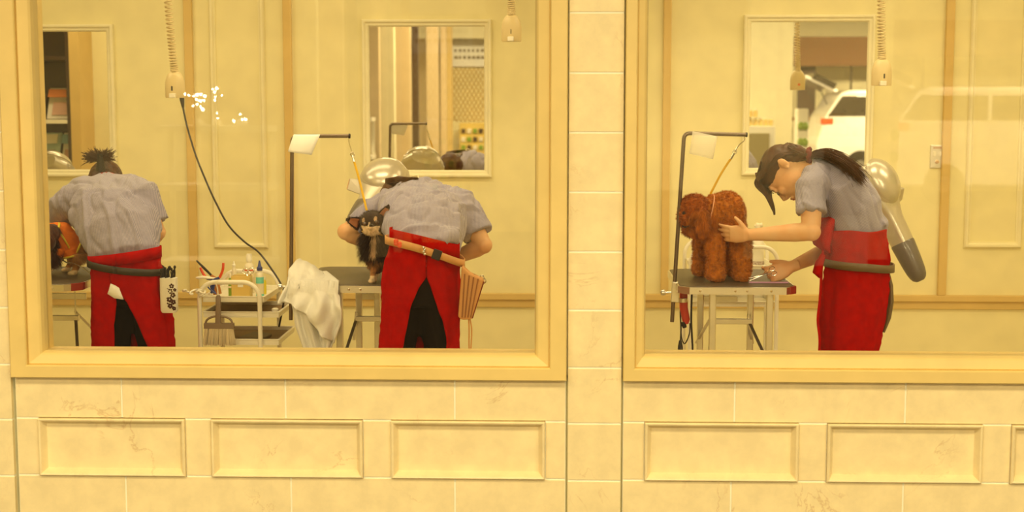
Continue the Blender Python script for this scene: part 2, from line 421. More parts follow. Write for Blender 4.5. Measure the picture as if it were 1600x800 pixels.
# ------------------------------------------------------------------ setting: front wall of tiles with the two windows
def fx(px, py=553): return at(px, py, 0).x
def fz(py, px=874): return at(px, py, 0).z
GX0, GX1 = fx(69), fx(852)           # glass edges, left window
HX0 = fx(1008); HX1 = HX0+(GX1-GX0)+1.0
GZ0, GZ1 = fz(553), 2.55
C0, C1 = fx(22, 592), fx(885, 592)    # casing edges
D0 = fx(973, 592); D1 = D0+(C1-C0)+1.0
CZ0, CZ1 = fz(593), 2.62
TOP = 3.1
core = MB()
core.box((X_L-.1, .035, 0), (D1+2.2, .15, CZ0+.01)); core.box((X_L-.1, .035, CZ1-.01), (D1+2.2, .15, TOP))
core.box((X_L-.1, .035, CZ0), (C0+.02, .15, CZ1)); core.box((C1-.02, .035, CZ0), (D0+.02, .15, CZ1)); core.box((D1-.02, .035, CZ0), (D1+2.2, .15, CZ1))
struct('wall_front', core, M_WALL)
def tiles(mb, x0, x1, z0, z1, y=0.0, g=.0032, th=.02):
    mb.box((x0+g, y, z0+g), (x1-g, y+th, z1-g))
# piers: one tile wide, full height
courses = [fz(p) for p in (840, 750, 661, 574, 484, 393, 300, 207, 114, 20)]
dz = .2085; zz = courses[:]
while zz[0] > 0: zz.insert(0, zz[0]-dz)
while zz[-1] < TOP: zz.append(zz[-1]+dz)
zz[0] = 0; zz[-1] = TOP
PX0, PX1 = fx(886), fx(972.5)
for nm, a, b in (('wall_pier', PX0, PX1), ('wall_pier', C0-.006-(PX1-PX0), C0-.006), ('wall_pier', D1+.004, D1+.004+(PX1-PX0))):
    mb = MB()
    for i in range(len(zz)-1): tiles(mb, a, b, zz[i], zz[i+1], -.008)
    o = struct(nm, mb, M_TILE, bevel=.0012); 
    struct('wall_pier_joint', MB().box((a+.004, -.0055, 0), (b-.004, .035, TOP)), M_GROUT)
mb = MB(); x = C0-.012-(PX1-PX0)
while x > X_L:
    for i in range(len(zz)-1): tiles(mb, x-.5, x, zz[i], zz[i+1], 0)
    x -= .5
struct('wall_side_tiles', mb, M_TILE, bevel=.0012)
struct('wall_side_joint', MB().box((X_L, .003, 0), (C0-.02-(PX1-PX0), .035, TOP)), M_GROUT)
# low wall under each window, three rows, the middle one with framed recessed panels
ZA, ZB, ZC = fz(594), fz(659), fz(749)
WP = .036
def low_wall(x0, x1, joints_up, joints_low, panels, side):
    mb = MB()
    xs = [x0]+joints_up+[x1]
    for a, b in zip(xs, xs[1:]): tiles(mb, a, b, ZB, ZA)
    xs = [x0]+joints_low+[x1]
    for a, b in zip(xs, xs[1:]): tiles(mb, a, b, fz(842), ZC)
    xs = [x0]+joints_up+[x1]
    for a, b in zip(xs, xs[1:]): tiles(mb, a, b, 0, fz(842))
    xs = [x0]
    for a, b in panels: xs += [a, b]
    xs.append(x1)
    for i in range(0, len(xs)-1, 2): tiles(mb, xs[i], xs[i+1], ZC, ZB)
    struct('wall_%s_low' % side, mb, M_TILE, bevel=.0012)
    j = MB().box((x0+.001, .003, 0), (x1-.001, .035, ZC-.004)).box((x0+.001, .003, ZB+.004), (x1-.001, .035, ZA-.001))
    for i in range(0, len(xs)-1, 2): j.box((xs[i]+.001, .003, ZC-.004), (xs[i+1]-.001, .035, ZB+.004))
    struct('wall_%s_joint' % side, j, M_GROUT)
    global n
    for a, b in panels:
        struct('trim_%d' % n, MB().frame(a, b, ZC, ZB, [(0, .03), (0, -.010), (.004, -.013), (.009, -.011), (.013, -.004), (.020, .010), (.025, .018), (.025, .03)]), M_TILE); n += 1
        struct('wall_%s_panel' % side, MB().box((a+.02, .016, ZC+.02), (b-.02, .034, ZB-.02)), M_TILE)
def r(px): return fx(px, 705)
low_wall(C0+.002, C1-.001, [fx(190, 625), fx(446, 625), fx(710.5, 625)], [fx(197, 775), fx(455, 775), fx(711, 775)],
         [(r(62), r(290)), (r(331), r(567)), (r(611.5), r(851.5))], 'left')
pw = r(1247)-r(1007); ps = r(1292)-r(1007)
low_wall(D0+.001, D1-.002, [fx(1148, 625), fx(1415, 625), fx(1690, 625), fx(1960, 625)], [fx(1142, 775), fx(1411, 775), fx(1684, 775)],
         [(r(1007)+ps*k, r(1247)+ps*k) for k in range(5)], 'right')
# lintel over the windows and soffit tiles
mb = MB()
x = C0
while x < D1:
    if not (PX0-.3 < x < PX0): pass
    x += .5
for a, b in ((C0, C1), (D0, D1)):
    xs = [lerp(a, b, i/3) for i in range(4)]
    for u, v in zip(xs, xs[1:]): tiles(mb, u, v, CZ1, TOP)
struct('wall_lintel', mb, M_TILE, bevel=.0012)
struct('wall_lintel_joint', MB().box((C0, .003, CZ1), (C1, .035, TOP)).box((D0, .003, CZ1), (D1, .035, TOP)), M_GROUT)
def window(k, c0, c1, g0, g1):
    t = thing('window_%d' % k, ((c0+c1)/2, 0, CZ0), None, None, None, 'structure')
    s1 = g0-c0; m1 = s1*.53
    z_in = GZ0-CZ0
    def fr(i0, j0, prof, nm):
        pass
    # outer casing; the sill side has its own width
    def ring(insx, insz, y): return [V((x, y, z)) for x, z in ((c0+insx, CZ0+insz), (c1-insx, CZ0+insz), (c1-insx, CZ1-insz), (c0+insx, CZ1-insz))]
    zo = z_in*.50
    MB().grid([ring(0, 0, .03), ring(0, 0, -.030), ring(.003, .003, -.033), ring(m1-.004, zo-.004, -.033), ring(m1, zo, -.029), ring(m1, zo, .03), ring(0, 0, .03)], closed=True).build('casing', M_CASE, t, fix=True)
    MB().grid([ring(m1, zo, .10), ring(m1, zo, -.014), ring(m1+.004, zo+.004, -.018), ring(s1-.012, z_in-.012, -.010), ring(s1-.005, z_in-.006, -.004), ring(s1, z_in, .012), ring(s1, z_in, .10), ring(m1, zo, .10)], closed=True).build('inner_frame', M_CASE, t, fix=True)
    MB().box((g0-.004, .045, GZ0-.004), (g1+.004, .053, GZ1+.02)).build('window_pane', M_GLASS, t)
window(1, C0, C1, GX0, GX1); window(2, D0, D1, HX0, HX1)

# ------------------------------------------------------------------ setting: the arcade and what stands across it (seen in mirrors and glass)
struct('ceiling_arcade', MB().box((-14, -20, 4.0), (16, -.02, 4.1)), M_WALL2)
FAR = -21.0
struct('wall_opposite', MB().box((-14, FAR-.2, 0), (16, FAR, 4.0)), M_WALL2)
M_BROWN = mat('brown_panel', (.22, .095, .02), .6)
M_DBROWN = mat('dark_brown_wood', (.06, .025, .012), .5)
def mbox(px0, px1, py0, py1, y, th=.1):
    a = mir(px0, py1, y); b = mir(px1, py0, y); return (min(a.x, b.x), y-th, min(a.z, b.z)), (max(a.x, b.x), y, max(a.z, b.z))
# a shop wall to the left of the van with a shelf of bottles
lo, hi = mbox(1080, 1241, 0, 300, -9.5, .25); struct('wall_shop', MB().box((lo[0], lo[1], 0), (hi[0], hi[1], 4.0)), M_WALL2)
lo, hi = mbox(1236, 1500, 57, 103, -20.0, .3); struct('trim_%d' % n, MB().box(lo, hi), M_BROWN); n += 1
for a, b in ((1241, 1275), (1324, 1330)):
    lo, hi = mbox(a, b, 100, 400, -20.3, .1); struct('trim_%d' % n, MB().box((lo[0], lo[1], 0), hi), M_DBROWN); n += 1
lo, hi = mbox(1236, 1350, 183, 189, -20.2, .1); struct('trim_%d' % n, MB().box(lo, hi), M_BROWN); n += 1
# storefront across, reflected by the mirror in the middle
M_BEIGE = mat('beige_storefront', (.72, .55, .30), .5)
for a, b, y, m in ((500, 592, -7.5, M_BEIGE), (597, 616, -8, M_WALL2), (617, 641, -8.5, M_BEIGE), (646, 653, -9, M_DBROWN), (668, 684, -9.5, M_BEIGE), (690, 697, -10, M_BEIGE), (699, 706, -10.5, M_STRIP)):
    lo, hi = mbox(a, b, 30, 400, y, .12); struct('trim_%d' % n, MB().box((lo[0], lo[1], 0), (hi[0], hi[1], 4)), m, bevel=.01); n += 1
lo, hi = mbox(640, 790, 20, 60, -11.2, .12); struct('trim_%d' % n, MB().box(lo, (hi[0], hi[1], 4)), M_WALL2); n += 1
lo, hi = mbox(560, 850, 0, 500, -12.5, .15); struct('wall_storefront', MB().box((lo[0], lo[1], 0), (hi[0], hi[1], 4)), mat('storefront_paint', (.80, .64, .36), .5))
# ------------------------------------------------------------------ hanging outlets on coiled cables
def outlet(px, py_bot, label, top_px=None, d=6.93):
    b = Q(px, py_bot, d); k = d/F_PX; h = 42*k; w_ = 15.5*k
    t = thing('hanging_outlet', b, label, 'power outlet', 'coiled outlets hanging from the salon ceiling')
    MB().lathe(b, [(w_*.96, 0), (w_, h*.05), (w_, h*.5), (w_*.93, h*.68), (w_*.75, h*.85), (w_*.45, h*.97), (w_*.2, h)], 28, squash=.62).build('hood', M_PLASTIC, t, smooth=True)
    MB().box((b.x-.017, b.y-.055, b.z+.0), (b.x+.013, b.y-.03, b.z+.022)).build('socket_block', M_WHITE, t, bevel=.003)
    MB().box((b.x-.002, b.y-.066, b.z+.034), (b.x+.002, b.y-.050, b.z+.056)).build('slot_mark', M_BLACK, t)
    MB().lathe((b.x, b.y+.052, b.z+.035), [(.008, 0), (.008, .008)], 16, axis=V((0, 1, 0))).build('button', mat('orange_button', (.75, .15, .02), .4), t)
    tp = Q(top_px or px, -40, d); top = V((tp.x, tp.y, CEIL)); st = b+V((0, 0, h-.004))
    pts = []; turns = 54; R_ = 5.2*k; N = turns*11
    for i in range(N+1):
        f = i/N; z = lerp(st.z, top.z, f**1.35); g = (z-st.z)/(top.z-st.z)
        cx = lerp(st.x, top.x, min(1, g*1.9)**.8) if top_px else st.x
        a = f*turns*2*PI
        pts.append((cx+R_*math.cos(a), st.y+R_*math.sin(a), z))
    MB().tube(pts, .0042, 6).build('coiled_cable', M_PLASTIC, t, smooth=True, angle=60)
    return t
out_l = outlet(274, 153, 'beige hanging outlet with a black cord plugged in, beside the bun-haired groomer', 257)
outlet(799, 65, 'beige hanging outlet high up between the middle mirror and the stone pier')
outlet(1377, 134, 'beige hanging outlet above the silver dryer at the back of the ponytailed groomer', 1375)
cord = smooth_path([tuple(Q(x, y, d)) for x, y, d in ((284, 150, 6.93), (286, 168, 6.92), (293, 200, 6.9), (306, 243, 6.85), (322, 283, 6.8), (338, 318, 6.75), (357, 352, 6.7), (381, 377, 6.65), (404, 394, 6.6), (424, 420, 6.55), (438, 442, 6.5), (444, 458, 6.45), (442, 480, 6.5), (436, 510, 6.6))], 6)
t = thing('clipper_cord', cord[0], 'long black cord sagging from the hanging outlet down behind the white trolley', 'cord')
MB().tube(cord, .0045, 8).build('cable', M_BLACK, t, smooth=True)
MB().tube([cord[0], cord[3], cord[6]], [.013, .011, .006], 12).build('plug', M_BLACK, t, smooth=True)

# ------------------------------------------------------------------ folding grooming tables
TZ = at(1150, 448, 1.06).z
M_REDCAP = mat('dark_red_corner', (.35, .03, .015), .5)
def table(name, x0, x1, y0, y1, label, legs, arm=None, cap=None, c=.045):
    t = thing('grooming_table', ((x0+x1)/2, (y0+y1)/2, 0), label, 'grooming table', None)
    def poly(i): return [(x0+c, y0+i), (x1-c, y0+i), (x1-i, y0+c), (x1-i, y1-c), (x1-c, y1-i), (x0+c, y1-i), (x0+i, y1-c), (x0+i, y0+c)]
    MB().prism(poly(.006), TZ-.018, TZ, 'z').build('table_top', M_MAT, t, bevel=.003)
    o, i_ = poly(-.002), poly(.010)
    MB().grid([[V((*p, z)) for p in q] for q, z in ((o, TZ-.034), (o, TZ-.004), (i_, TZ-.002), (i_, TZ-.034), (o, TZ-.034))], closed=True).build('edge_rim', M_ALU, t)
    for px_ in (x0+.09, x0+.24, x0+.29, x1-.11):
        MB().lathe((px_, y0-.002, TZ-.019), [(.005, 0), (.005, .002), (.003, .004)], 12, axis=V((0, -1, 0))).build('rivet', M_STEEL, t, smooth=True)
    for ca in (cap or []):
        q = {'fr': (x1-c*.62, y0, x1+.006, y0+c*1.2), 'fl': (x0-.006, y0, x0+c*.62, y0+c*1.2)}[ca]
        MB().prism([(x1-c*.55, y0+c*.45-.006), (x1-.004+.008, y0+c*1.0), (x1+.004, y0+c*1.5), (x1-.02, y0+c*1.5), (x1-c*.9, y0+c*.5)] if ca == 'fr' else [(q[0], q[1]), (q[2], q[1]), (q[2], q[3]), (q[0], q[3])], TZ-.035, TZ-.002, 'z').build('corner_cap', M_REDCAP, t, bevel=.002)
    yf, yb, ym = y0+.09, y1-.10, (y0+y1)/2
    for (lx, ly) in legs:
        MB().box((lx-.0145, ly-.0145, .02), (lx+.0145, ly+.0145, TZ-.018)).box((lx-.0185, ly-.0185, 0), (lx+.0185, ly+.0185, .025)).build('leg', M_ALU, t, bevel=.004)
    xs = sorted(set(l[0] for l in legs))
    za = TZ-.20
    MB().box((xs[0]+.03, ym-.012, za-.012), (xs[-1]-.04, ym+.012, za+.012)).build('cross_plate', M_ALU, t, bevel=.002)
    MB().box((xs[0]+.015, yb-.01, za+.055), (xs[-1]-.08, yb+.005, za+.085)).build('cross_plate', M_ALU, t, bevel=.002)
    for sx in (xs[0]+.035, xs[-1]-.055):
        MB().bar((sx, ym, TZ-.02), (sx, ym, za), .004, .006).build('brace_wire', M_ALU, t)
        MB().bar((sx, ym, za), (sx+(-.05 if sx < (x0+x1)/2 else .09), yf, za-.22), .004, .014, V((1, 0, 0))).build('brace', M_ALU, t)
        MB().bar((sx, ym, za+.03), (sx+(-.05 if sx < (x0+x1)/2 else .05), yb, za-.14), .004, .014, V((1, 0, 0))).build('brace', M_ALU, t)
    if arm:
        b, tp, e, cl, kn = arm
        a = MB(); tt = (tp-b).normalized(); uu = (e-tp).normalized(); r_ = .028
        path = [b, tp-tt*r_]
        for k in range(1, 6):
            f = k/6; path.append((tp-tt*r_)*(1-f)**2+tp*(2*f*(1-f))+(tp+uu*r_)*f*f)
        path += [tp+uu*r_, e]
        ao = a.tube(path, .0088, 12).build('grooming_arm', M_POLE, t, smooth=True, angle=50)
        MB().tube([e-uu*.003, e+uu*.004], .0105, 12).build('end_cap', M_BLACK, ao, smooth=True)
        MB().bar(cl-tt*.045, cl+tt*.045, .028, .034).bar(cl, cl+V((x0+.02-cl.x, y0+.25-cl.y if abs(y0+.25-cl.y) < .12 else 0, 0)), .02, .03).build('clamp', M_ALU, t, bevel=.003)
        MB().rod(cl, kn, .005).lathe(kn, [(.011, -.004), (.013, 0), (.013, .012), (.009, .016)], 14, axis=(kn-cl)).build('clamp_knob', M_STEEL, t, smooth=True)
    return t
# right-hand table
x0, x1, y0, y1 = .515, 1.018, 1.06, 1.72
lg = [(at(1113, 500, 1.14).x, 1.14), (at(1202, 500, 1.14).x, 1.14), (at(1094, 500, 1.60).x, 1.60), (at(1172, 500, 1.60).x, 1.60)]
b, tp, e, cl, kn = Q(1050, 503, 6.22), Q(1069, 208, 6.22), Q(1166, 210.5, 6.25), Q(1055, 456, 6.22), Q(1038, 457, 6.22)
T3 = table('t3', x0, x1, y0, y1, 'dark-topped folding grooming table the red curly dog stands on', lg, (b, tp, e, cl, kn), ['fr'])
hook3 = e
# middle table
X0, X1 = -1.145, -.60
lg = [(at(531, 500, 1.14).x, 1.14), (at(606, 500, 1.14).x, 1.14), (at(549, 500, 1.30).x, 1.55), (at(590, 500, 1.6).x, 1.60)]
b, tp, e, cl, kn = Q(454.5, 500, 6.3), Q(456.5, 212.5, 6.3), Q(546, 212.5, 6.3), Q(455, 448, 6.3), Q(440, 448, 6.3)
T2 = table('t2', X0, X1, 1.06, 1.76, 'dark-topped folding grooming table under the small black dog, towel over its corner', lg, (b, tp, e, cl, kn))
hook2 = e
# left table
lg = [(at(71, 500, 1.2).x, 1.2), (-2.62, 1.14), (-2.62, 1.6), (-2.16, 1.6)]
T1 = table('t1', -2.70, at(121, 450, 1.06).x, 1.06, 1.72, 'dark-topped folding grooming table with the orange-shirted dog, cut by the window edge', lg, None, ['fr'], c=.06)

# ------------------------------------------------------------------ leashes, papers, comb
def leash(a, b, label, width=.010, sag=.0):
    t = thing('grooming_leash', a, label, 'leash')
    d = (b-a).normalized(); m = a+d*.075
    ring = [m+(V((math.cos(u), 0, math.sin(u)))*.008) for u in [2*PI*k/14 for k in range(15)]]
    MB().tube(smooth_path([tuple(a+V((0, 0, .006))), tuple(a+V((.004, -.004, -.012))), tuple(lerp(a, m, .55)), tuple(m)], 4), .003, 8).tube(ring, .0025, 6).rod(m+d*.005, m+d*.035, .0055).build('snap_hook', M_STEEL, t, smooth=True)
    pts = smooth_path([tuple(m+d*.03), tuple(lerp(m, b, .5)+V((-sag, 0, -sag*.4))), tuple(b)], 6)
    MB().tube(pts, [(width/2, .0018)]*len(pts), 8, side=V((1, 0, .2))).build('strap', M_YELLOW, t, smooth=True)
    return t
leash(hook3+V((-.012, 0, -.01)), Q(1110, 303, 6.29), 'yellow leash from the bent arm to the red curly dog', sag=.006)
leash(hook2+V((-.006, 0, -.01)), Q(573, 329, 6.24), 'yellow leash from the bent arm to the small black dog', sag=-.002)
def sheet(name, corners, m, label, cat, bend=.01):
    A, B, C, D = corners; rows = []
    for j in range(9):
        v = j/8; rows.append([lerp(lerp(A, B, u/8), lerp(D, C, u/8), v)+V((0, -bend*math.sin(PI*u/8)*(.4+v)-.006*math.sin(v*PI), 0)) for u in range(9)])
    o = MB().grid(rows).build(name, m, None, smooth=True, solid=.0008, fix=False, angle=80)
    return tag(o, label, cat)
sheet('paper_sheet', (Q(459, 210, 6.283), Q(500.5, 210, 6.283), Q(487, 242, 6.26), Q(450, 237, 6.26)), M_PAPER, 'white paper draped over the bent arm beside the trolley', 'paper')
M_FILM = mat('thin_translucent_sheet', (.98, .93, .80), .4, alpha=.42)
sheet('plastic_sheet', (Q(1082, 205, 6.205), Q(1121, 213, 6.205), Q(1114, 249, 6.18), Q(1077, 240, 6.18)), M_FILM, 'faint translucent sheet hanging from the bent arm above the red curly dog', 'sheet')
c_ = MB(); a = V((.83, 1.18, TZ+.003)); L = .17
c_.box((a.x, a.y, a.z-.002), (a.x+L, a.y+.010, a.z+.003))
for k in range(34): c_.box((a.x+.004+k*.0048, a.y+.010, a.z-.0015), (a.x+.0065+k*.0048, a.y+.028, a.z+.0015))
tag(c_.build('comb', mat('lilac_plastic', (.62, .33, .55), .4)), 'lilac comb lying on the table by the scissors', 'comb')

# ------------------------------------------------------------------ trolleys
M_TRAYMAT = mat('brown_tray_liner', (.30, .19, .08), .7)
def tray(mb, x0, x1, y0, y1, z, h=.028, t_=.006):
    mb.box((x0, y0, z), (x1, y1, z+.005))
    for q in ((x0, y0, x1, y0+t_), (x0, y1-t_, x1, y1), (x0, y0+t_, x0+t_, y1-t_), (x1-t_, y0+t_, x1, y1-t_)): mb.box((q[0], q[1], z+.005), (q[2], q[3], z+h))
    l = .006
    mb.box((x0-l, y0-l, z+h-.004), (x1+l, y0, z+h)).box((x0-l, y1, z+h-.004), (x1+l, y1+l, z+h)).box((x0-l, y0, z+h-.004), (x0, y1, z+h)).box((x1, y0, z+h-.004), (x1+l, y1, z+h))
def loop(x0, x1, y, zt, r=.075, rad=.0105):
    pts = [(x0, y, .06), (x0, y, zt-r)]
    for k in range(1, 9):
        a = PI/2*k/9; pts.append((x0+r-r*math.cos(a), y, zt-r+r*math.sin(a)))
    pts += [(x0+r, y, zt), (x1-r, y, zt)]
    for k in range(1, 9):
        a = PI/2*k/9; pts.append((x1-r+r*math.sin(a), y, zt-r+r*math.cos(a)))
    pts += [(x1, y, zt-r), (x1, y, .06)]
    return MB().tube(pts, rad, 14)
def trolley(x0, x1, y0, y1, zt, trays, label):
    t = thing('tool_trolley', ((x0+x1)/2, (y0+y1)/2, 0), label, 'trolley')
    for y in (y0, y1): loop(x0, x1, y, zt).build('handle_frame', M_WHITE, t, smooth=True, angle=60)
    for k, (tx0, tx1, ty0, ty1, z, liner) in enumerate(trays):
        mb = MB(); tray(mb, tx0, tx1, ty0, ty1, z); o = mb.build('tray', M_WHITE, t, bevel=.0015)
        if liner: MB().box((tx0+.008, ty0+.008, z+.005), (tx1-.008, ty1-.008, z+.010)).build('tray_liner', M_TRAYMAT, o)
    for x in (x0, x1):
        for y in (y0, y1):
            MB().lathe((x-.012, y, .028), [(.022, 0), (.028, .004), (.028, .02), (.022, .024)], 18, axis=V((1, 0, 0))).rod((x, y, .03), (x, y, .07), .006).build('caster', M_DGREY, t, smooth=True)
    return t
ty = 1.32
X0t, X1t = at(312, 480, ty).x, at(406, 480, ty).x
TRZ = at(360, 470, ty+.02).z-.006
trolley(X0t, X1t, ty, ty+.43, at(360, 441, ty).z, [(X0t+.010, X1t+.016, ty+.016, ty+.41, TRZ, False),
        (X0t+.012, at(436, 490, ty+.02).x, ty+.016, ty+.36, at(360, 497, ty).z, True), (X0t+.012, at(436, 532, ty+.02).x, ty+.016, ty+.40, at(360, 540, ty).z, True),
        (X0t+.012, X1t+.05, ty+.016, ty+.41, .16, False)], 'white tubular trolley of trays holding bottles and pliers, a brush hung on it')
ub = 2.12
U0, U1 = at(1079, 450, ub).x, at(1214, 450, ub).x
trolley(U0, U1, ub, ub+.36, at(1150, 386, ub).z, [(U0+.012, U1-.012, ub+.015, ub+.345, at(1150, 424, ub).z, False), (U0+.012, U1-.012, ub+.015, ub+.345, at(1150, 480, ub).z, False), (U0+.012, U1-.012, ub+.015, ub+.345, .2, False)],
        'white tubular trolley standing behind the table of the red curly dog')
UZ = at(1150, 424, ub).z+.005
# dark pouch lying on that trolley's lower tray
q = at(1108, 476, ub+.06)
pch = MB().tube([(q.x-.05, q.y, q.z), (q.x, q.y, q.z+.004), (q.x+.055, q.y, q.z-.004)], [(.02, .009), (.03, .014), (.018, .006)], 14, side=V((0, 1, 0))).build('tool_pouch', M_BLACK, None, smooth=True)
tag(pch, 'small black pouch on the lower tray behind the table legs', 'pouch')

def bottle(name, base, r, h, neck, cap_h, m, mc, label, band=None, cone=False, cat='bottle', squash=1.0):
    t = thing(name, base, label, cat)
    MB().lathe(base, [(r*.92, 0), (r, .004), (r, h*.78), (r*.85, h*.88), (neck, h*.95), (neck, h)], 24, squash=squash).build('bottle_body', m, t, smooth=True)
    cz = base+V((0, 0, h-.002))
    if cone: MB().lathe(cz, [(neck*1.5, 0), (neck*1.5, cap_h*.3), (neck*1.0, cap_h*.4), (neck*.35, cap_h)], 18).build('cap', mc, t, smooth=True)
    else: MB().lathe(cz, [(neck*1.35, 0), (neck*1.35, cap_h*.8), (neck*1.1, cap_h)], 18).build('cap', mc, t, smooth=True)
    if band:
        for (f0, f1, mm) in band:
            MB().lathe(base+V((0, 0, h*f0)), [(r*1.015, 0), (r*1.015, h*(f1-f0))], 24, squash=squash).build('label_band', mm, t, smooth=True)
    return t
M_CYAN = mat('cyan_plastic', (.20, .72, .62), .4); M_NAVY = mat('navy_plastic', (.03, .05, .22), .4)
M_REDP = mat('red_plastic', (.80, .08, .02), .4); M_GREEN = mat('green_plastic', (.25, .42, .03), .4)
M_YEL = mat('yellow_plastic', (.90, .75, .05), .4); M_CREAM = mat('cream_plastic', (.92, .84, .62), .4)
M_AMBER = mat('amber_clear_plastic', (.95, .70, .22), .25, alpha=.75)
fl = TRZ+.005
def on_tray(px, yy): p = at(px, 440, yy); return V((p.x, yy, fl))
k6 = 6.5/F_PX
bottle('lotion_bottle', on_tray(390, 1.62), 8*k6, 52*k6, 3.6*k6, 12*k6, M_CREAM, M_WHITE, 'white bottle with a red band, tallest bottle on the trolley', [(.70, .74, M_REDP), (.25, .5, mat('pale_label', (.85, .70, .45), .6))])
bottle('nozzle_bottle', on_tray(406, 1.50), 6.2*k6, 42*k6, 3*k6, 16*k6, M_CREAM, M_NAVY, 'turquoise and white bottle with a dark blue pointed cap', [(.50, .74, M_CYAN), (0.02, .10, M_CYAN)], cone=True)
bottle('small_bottle', on_tray(359.5, 1.50), 3.0*k6, 30*k6, 1.6*k6, 7*k6, M_GREEN, M_WHITE, 'slim green bottle with a white cap beside the amber box', [(.45, .55, M_CREAM)])
bottle('small_bottle', on_tray(366, 1.62), 4.0*k6, 44*k6, 2*k6, 8*k6, M_CREAM, M_WHITE, 'small white dropper bottle between the pliers and the banded bottle', None, cone=True)
bottle('small_bottle', on_tray(413, 1.58), 3.2*k6, 24*k6, 2*k6, 5*k6, M_YEL, M_CREAM, 'small yellow bottle at the edge of the trolley, behind the turquoise one')
p = on_tray(378, 1.44); bx = MB(); w2, h2 = .043, .105
tbx = thing('storage_box', p, 'amber see-through box open at the top on the trolley', 'box')
bx.box((p.x-w2, p.y-.03, p.z), (p.x+w2, p.y-.027, p.z+h2)).box((p.x-w2, p.y+.027, p.z), (p.x+w2, p.y+.03, p.z+h2)).box((p.x-w2, p.y-.027, p.z), (p.x-w2+.003, p.y+.027, p.z+h2)).box((p.x+w2-.003, p.y-.027, p.z), (p.x+w2, p.y+.027, p.z+h2)).box((p.x-w2, p.y-.03, p.z), (p.x+w2, p.y+.03, p.z+.003))
bx.build('box_shell', M_AMBER, tbx, bevel=.001)
MB().box((p.x-.012, p.y-.034, p.z+.055), (p.x+.012, p.y-.0305, p.z+.080)).build('box_label', M_PAPER, tbx)
def scissors(name, c, d, n, label, s=1.0, m=M_STEEL):
    """c: pivot, d: blade direction, n: normal of the blades"""
    t = thing(name, c, label, 'scissors'); d = d.normalized(); n = n.normalized(); s_ = n.cross(d)
    for sg in (-1, 1):
        dd = (d+s_*.10*sg).normalized(); ee = (-d+s_*.26*sg).normalized()
        mb = MB().tube([c-dd*.01, c+dd*.03*s, c+dd*.085*s], [(.006*s, .002), (.005*s, .0018), (.0008, .0008)], 8, side=s_)
        mb.tube([c, c+ee*.05*s], [.0035*s, .0028*s], 8)
        rc = c+ee*.066*s
        mb.tube([rc+(d*math.cos(u)*1.15+s_*math.sin(u))*.0145*s for u in [2*PI*k/18 for k in range(19)]], .0027*s, 8)
        mb.build('blade', m, t, smooth=True)
    MB().lathe(c-n*.004, [(.005*s, 0), (.005*s, .008)], 12, axis=n).build('pivot_screw', M_STEEL, t, smooth=True)
    return t
scissors('scissors', V((p.x+.036, p.y, p.z+.075)), V((0.1, 0, -1)), V((0, 1, 0)), 'steel scissors standing handles up in the amber box', .8)
# pliers, brush, comb
P = lambda x, y, d=6.42: Q(x, y, d)
t = thing('nail_clippers', P(332, 445), 'nail pliers with splayed red handles standing on the trolley', 'pliers')
MB().tube(smooth_path([tuple(P(349, 411)), tuple(P(348, 422)), tuple(P(343, 434))], 4), [(.006, .005)]*9, 8).build('grip', M_REDP, t, smooth=True)
MB().tube(smooth_path([tuple(P(313, 418)), tuple(P(317, 427)), tuple(P(323, 435))], 4), [(.006, .005)]*9, 8).build('grip', M_REDP, t, smooth=True)
MB().tube(smooth_path([tuple(P(343, 434)), tuple(P(334, 438)), tuple(P(330, 448)), tuple(P(336, 458))], 4), .006, 8).tube(smooth_path([tuple(P(323, 435)), tuple(P(332, 438)), tuple(P(334, 447)), tuple(P(330, 458))], 4), .006, 8).build('jaw', M_NAVY, t, smooth=True)
t = thing('slicker_brush', P(320, 440, 6.48), 'dark-handled brush leaning up out of the trolley tray', 'brush')
MB().tube([P(307, 407, 6.48), P(318, 418, 6.48), P(330, 430, 6.48)], [.004, .006, .0055], 10).build('brush_handle', M_BLACK, t, smooth=True)
MB().tube([P(330, 430, 6.48), P(335, 437, 6.48), P(340, 460, 6.48)], [(.006, .005), (.02, .006), (.02, .006)], 12, side=V((1, 0, 0))).build('brush_head', mat('orange_wood', (.55, .22, .05), .5), t, smooth=True)
t = MB().tube([P(306, 434, 6.40), P(311, 434, 6.40), P(317, 433, 6.40), P(345, 436, 6.44)], [.003, .007, .007, .003], 10).build('file_tool', M_WHITE, None, smooth=True); tag(t, 'white tapered tool lying across the trolley beneath the red pliers', 'tool')
t = MB().tube(smooth_path([tuple(P(322, 444, 6.36)), tuple(P(328, 452, 6.36)), tuple(P(338, 459, 6.36))], 4), [(.003, .006)]*9, 8).build('curved_comb', M_NAVY, None, smooth=True); tag(t, 'navy curved comb in front of the pliers on the trolley tray', 'comb')
# dustpan brush hung on the trolley
hb = 6.285
t = thing('hand_broom', Q(341, 462, hb), 'grey hand broom with pale bristles hanging from the trolley bar', 'broom')
MB().tube(smooth_path([tuple(Q(341, 438, hb-.002)), tuple(Q(337, 441, hb-.012)), tuple(Q(340, 452, hb)), tuple(Q(341, 470, hb))], 5), .0028, 8).build('hook', M_WHITE, t, smooth=True)
M_BROOM = mat('brown_grey_plastic', (.24, .17, .11), .5)
mb = MB().tube([Q(341, 461, hb), Q(341, 464, hb), Q(341, 490, hb), Q(341, 512, hb)], [(.006, .005), (.011, .007), (.012, .008), (.014, .008)], 14, power=4)
arc = [Q(342+21*math.sin(a)*1.0, 510-16*math.cos(a)**.6 if math.cos(a) > 0 else 510, hb) for a in [(-90+180*k/16)*PI/180 for k in range(17)]]
mb.tube(arc, .005, 8).box(tuple(Q(319.5, 513, hb)-V((0, .012, 0))), tuple(Q(365.5, 505, hb)+V((0, .012, 0))))
mb.build('handle', M_BROOM, t, smooth=True, angle=40)
br = MB(); rnd = random.Random(3)
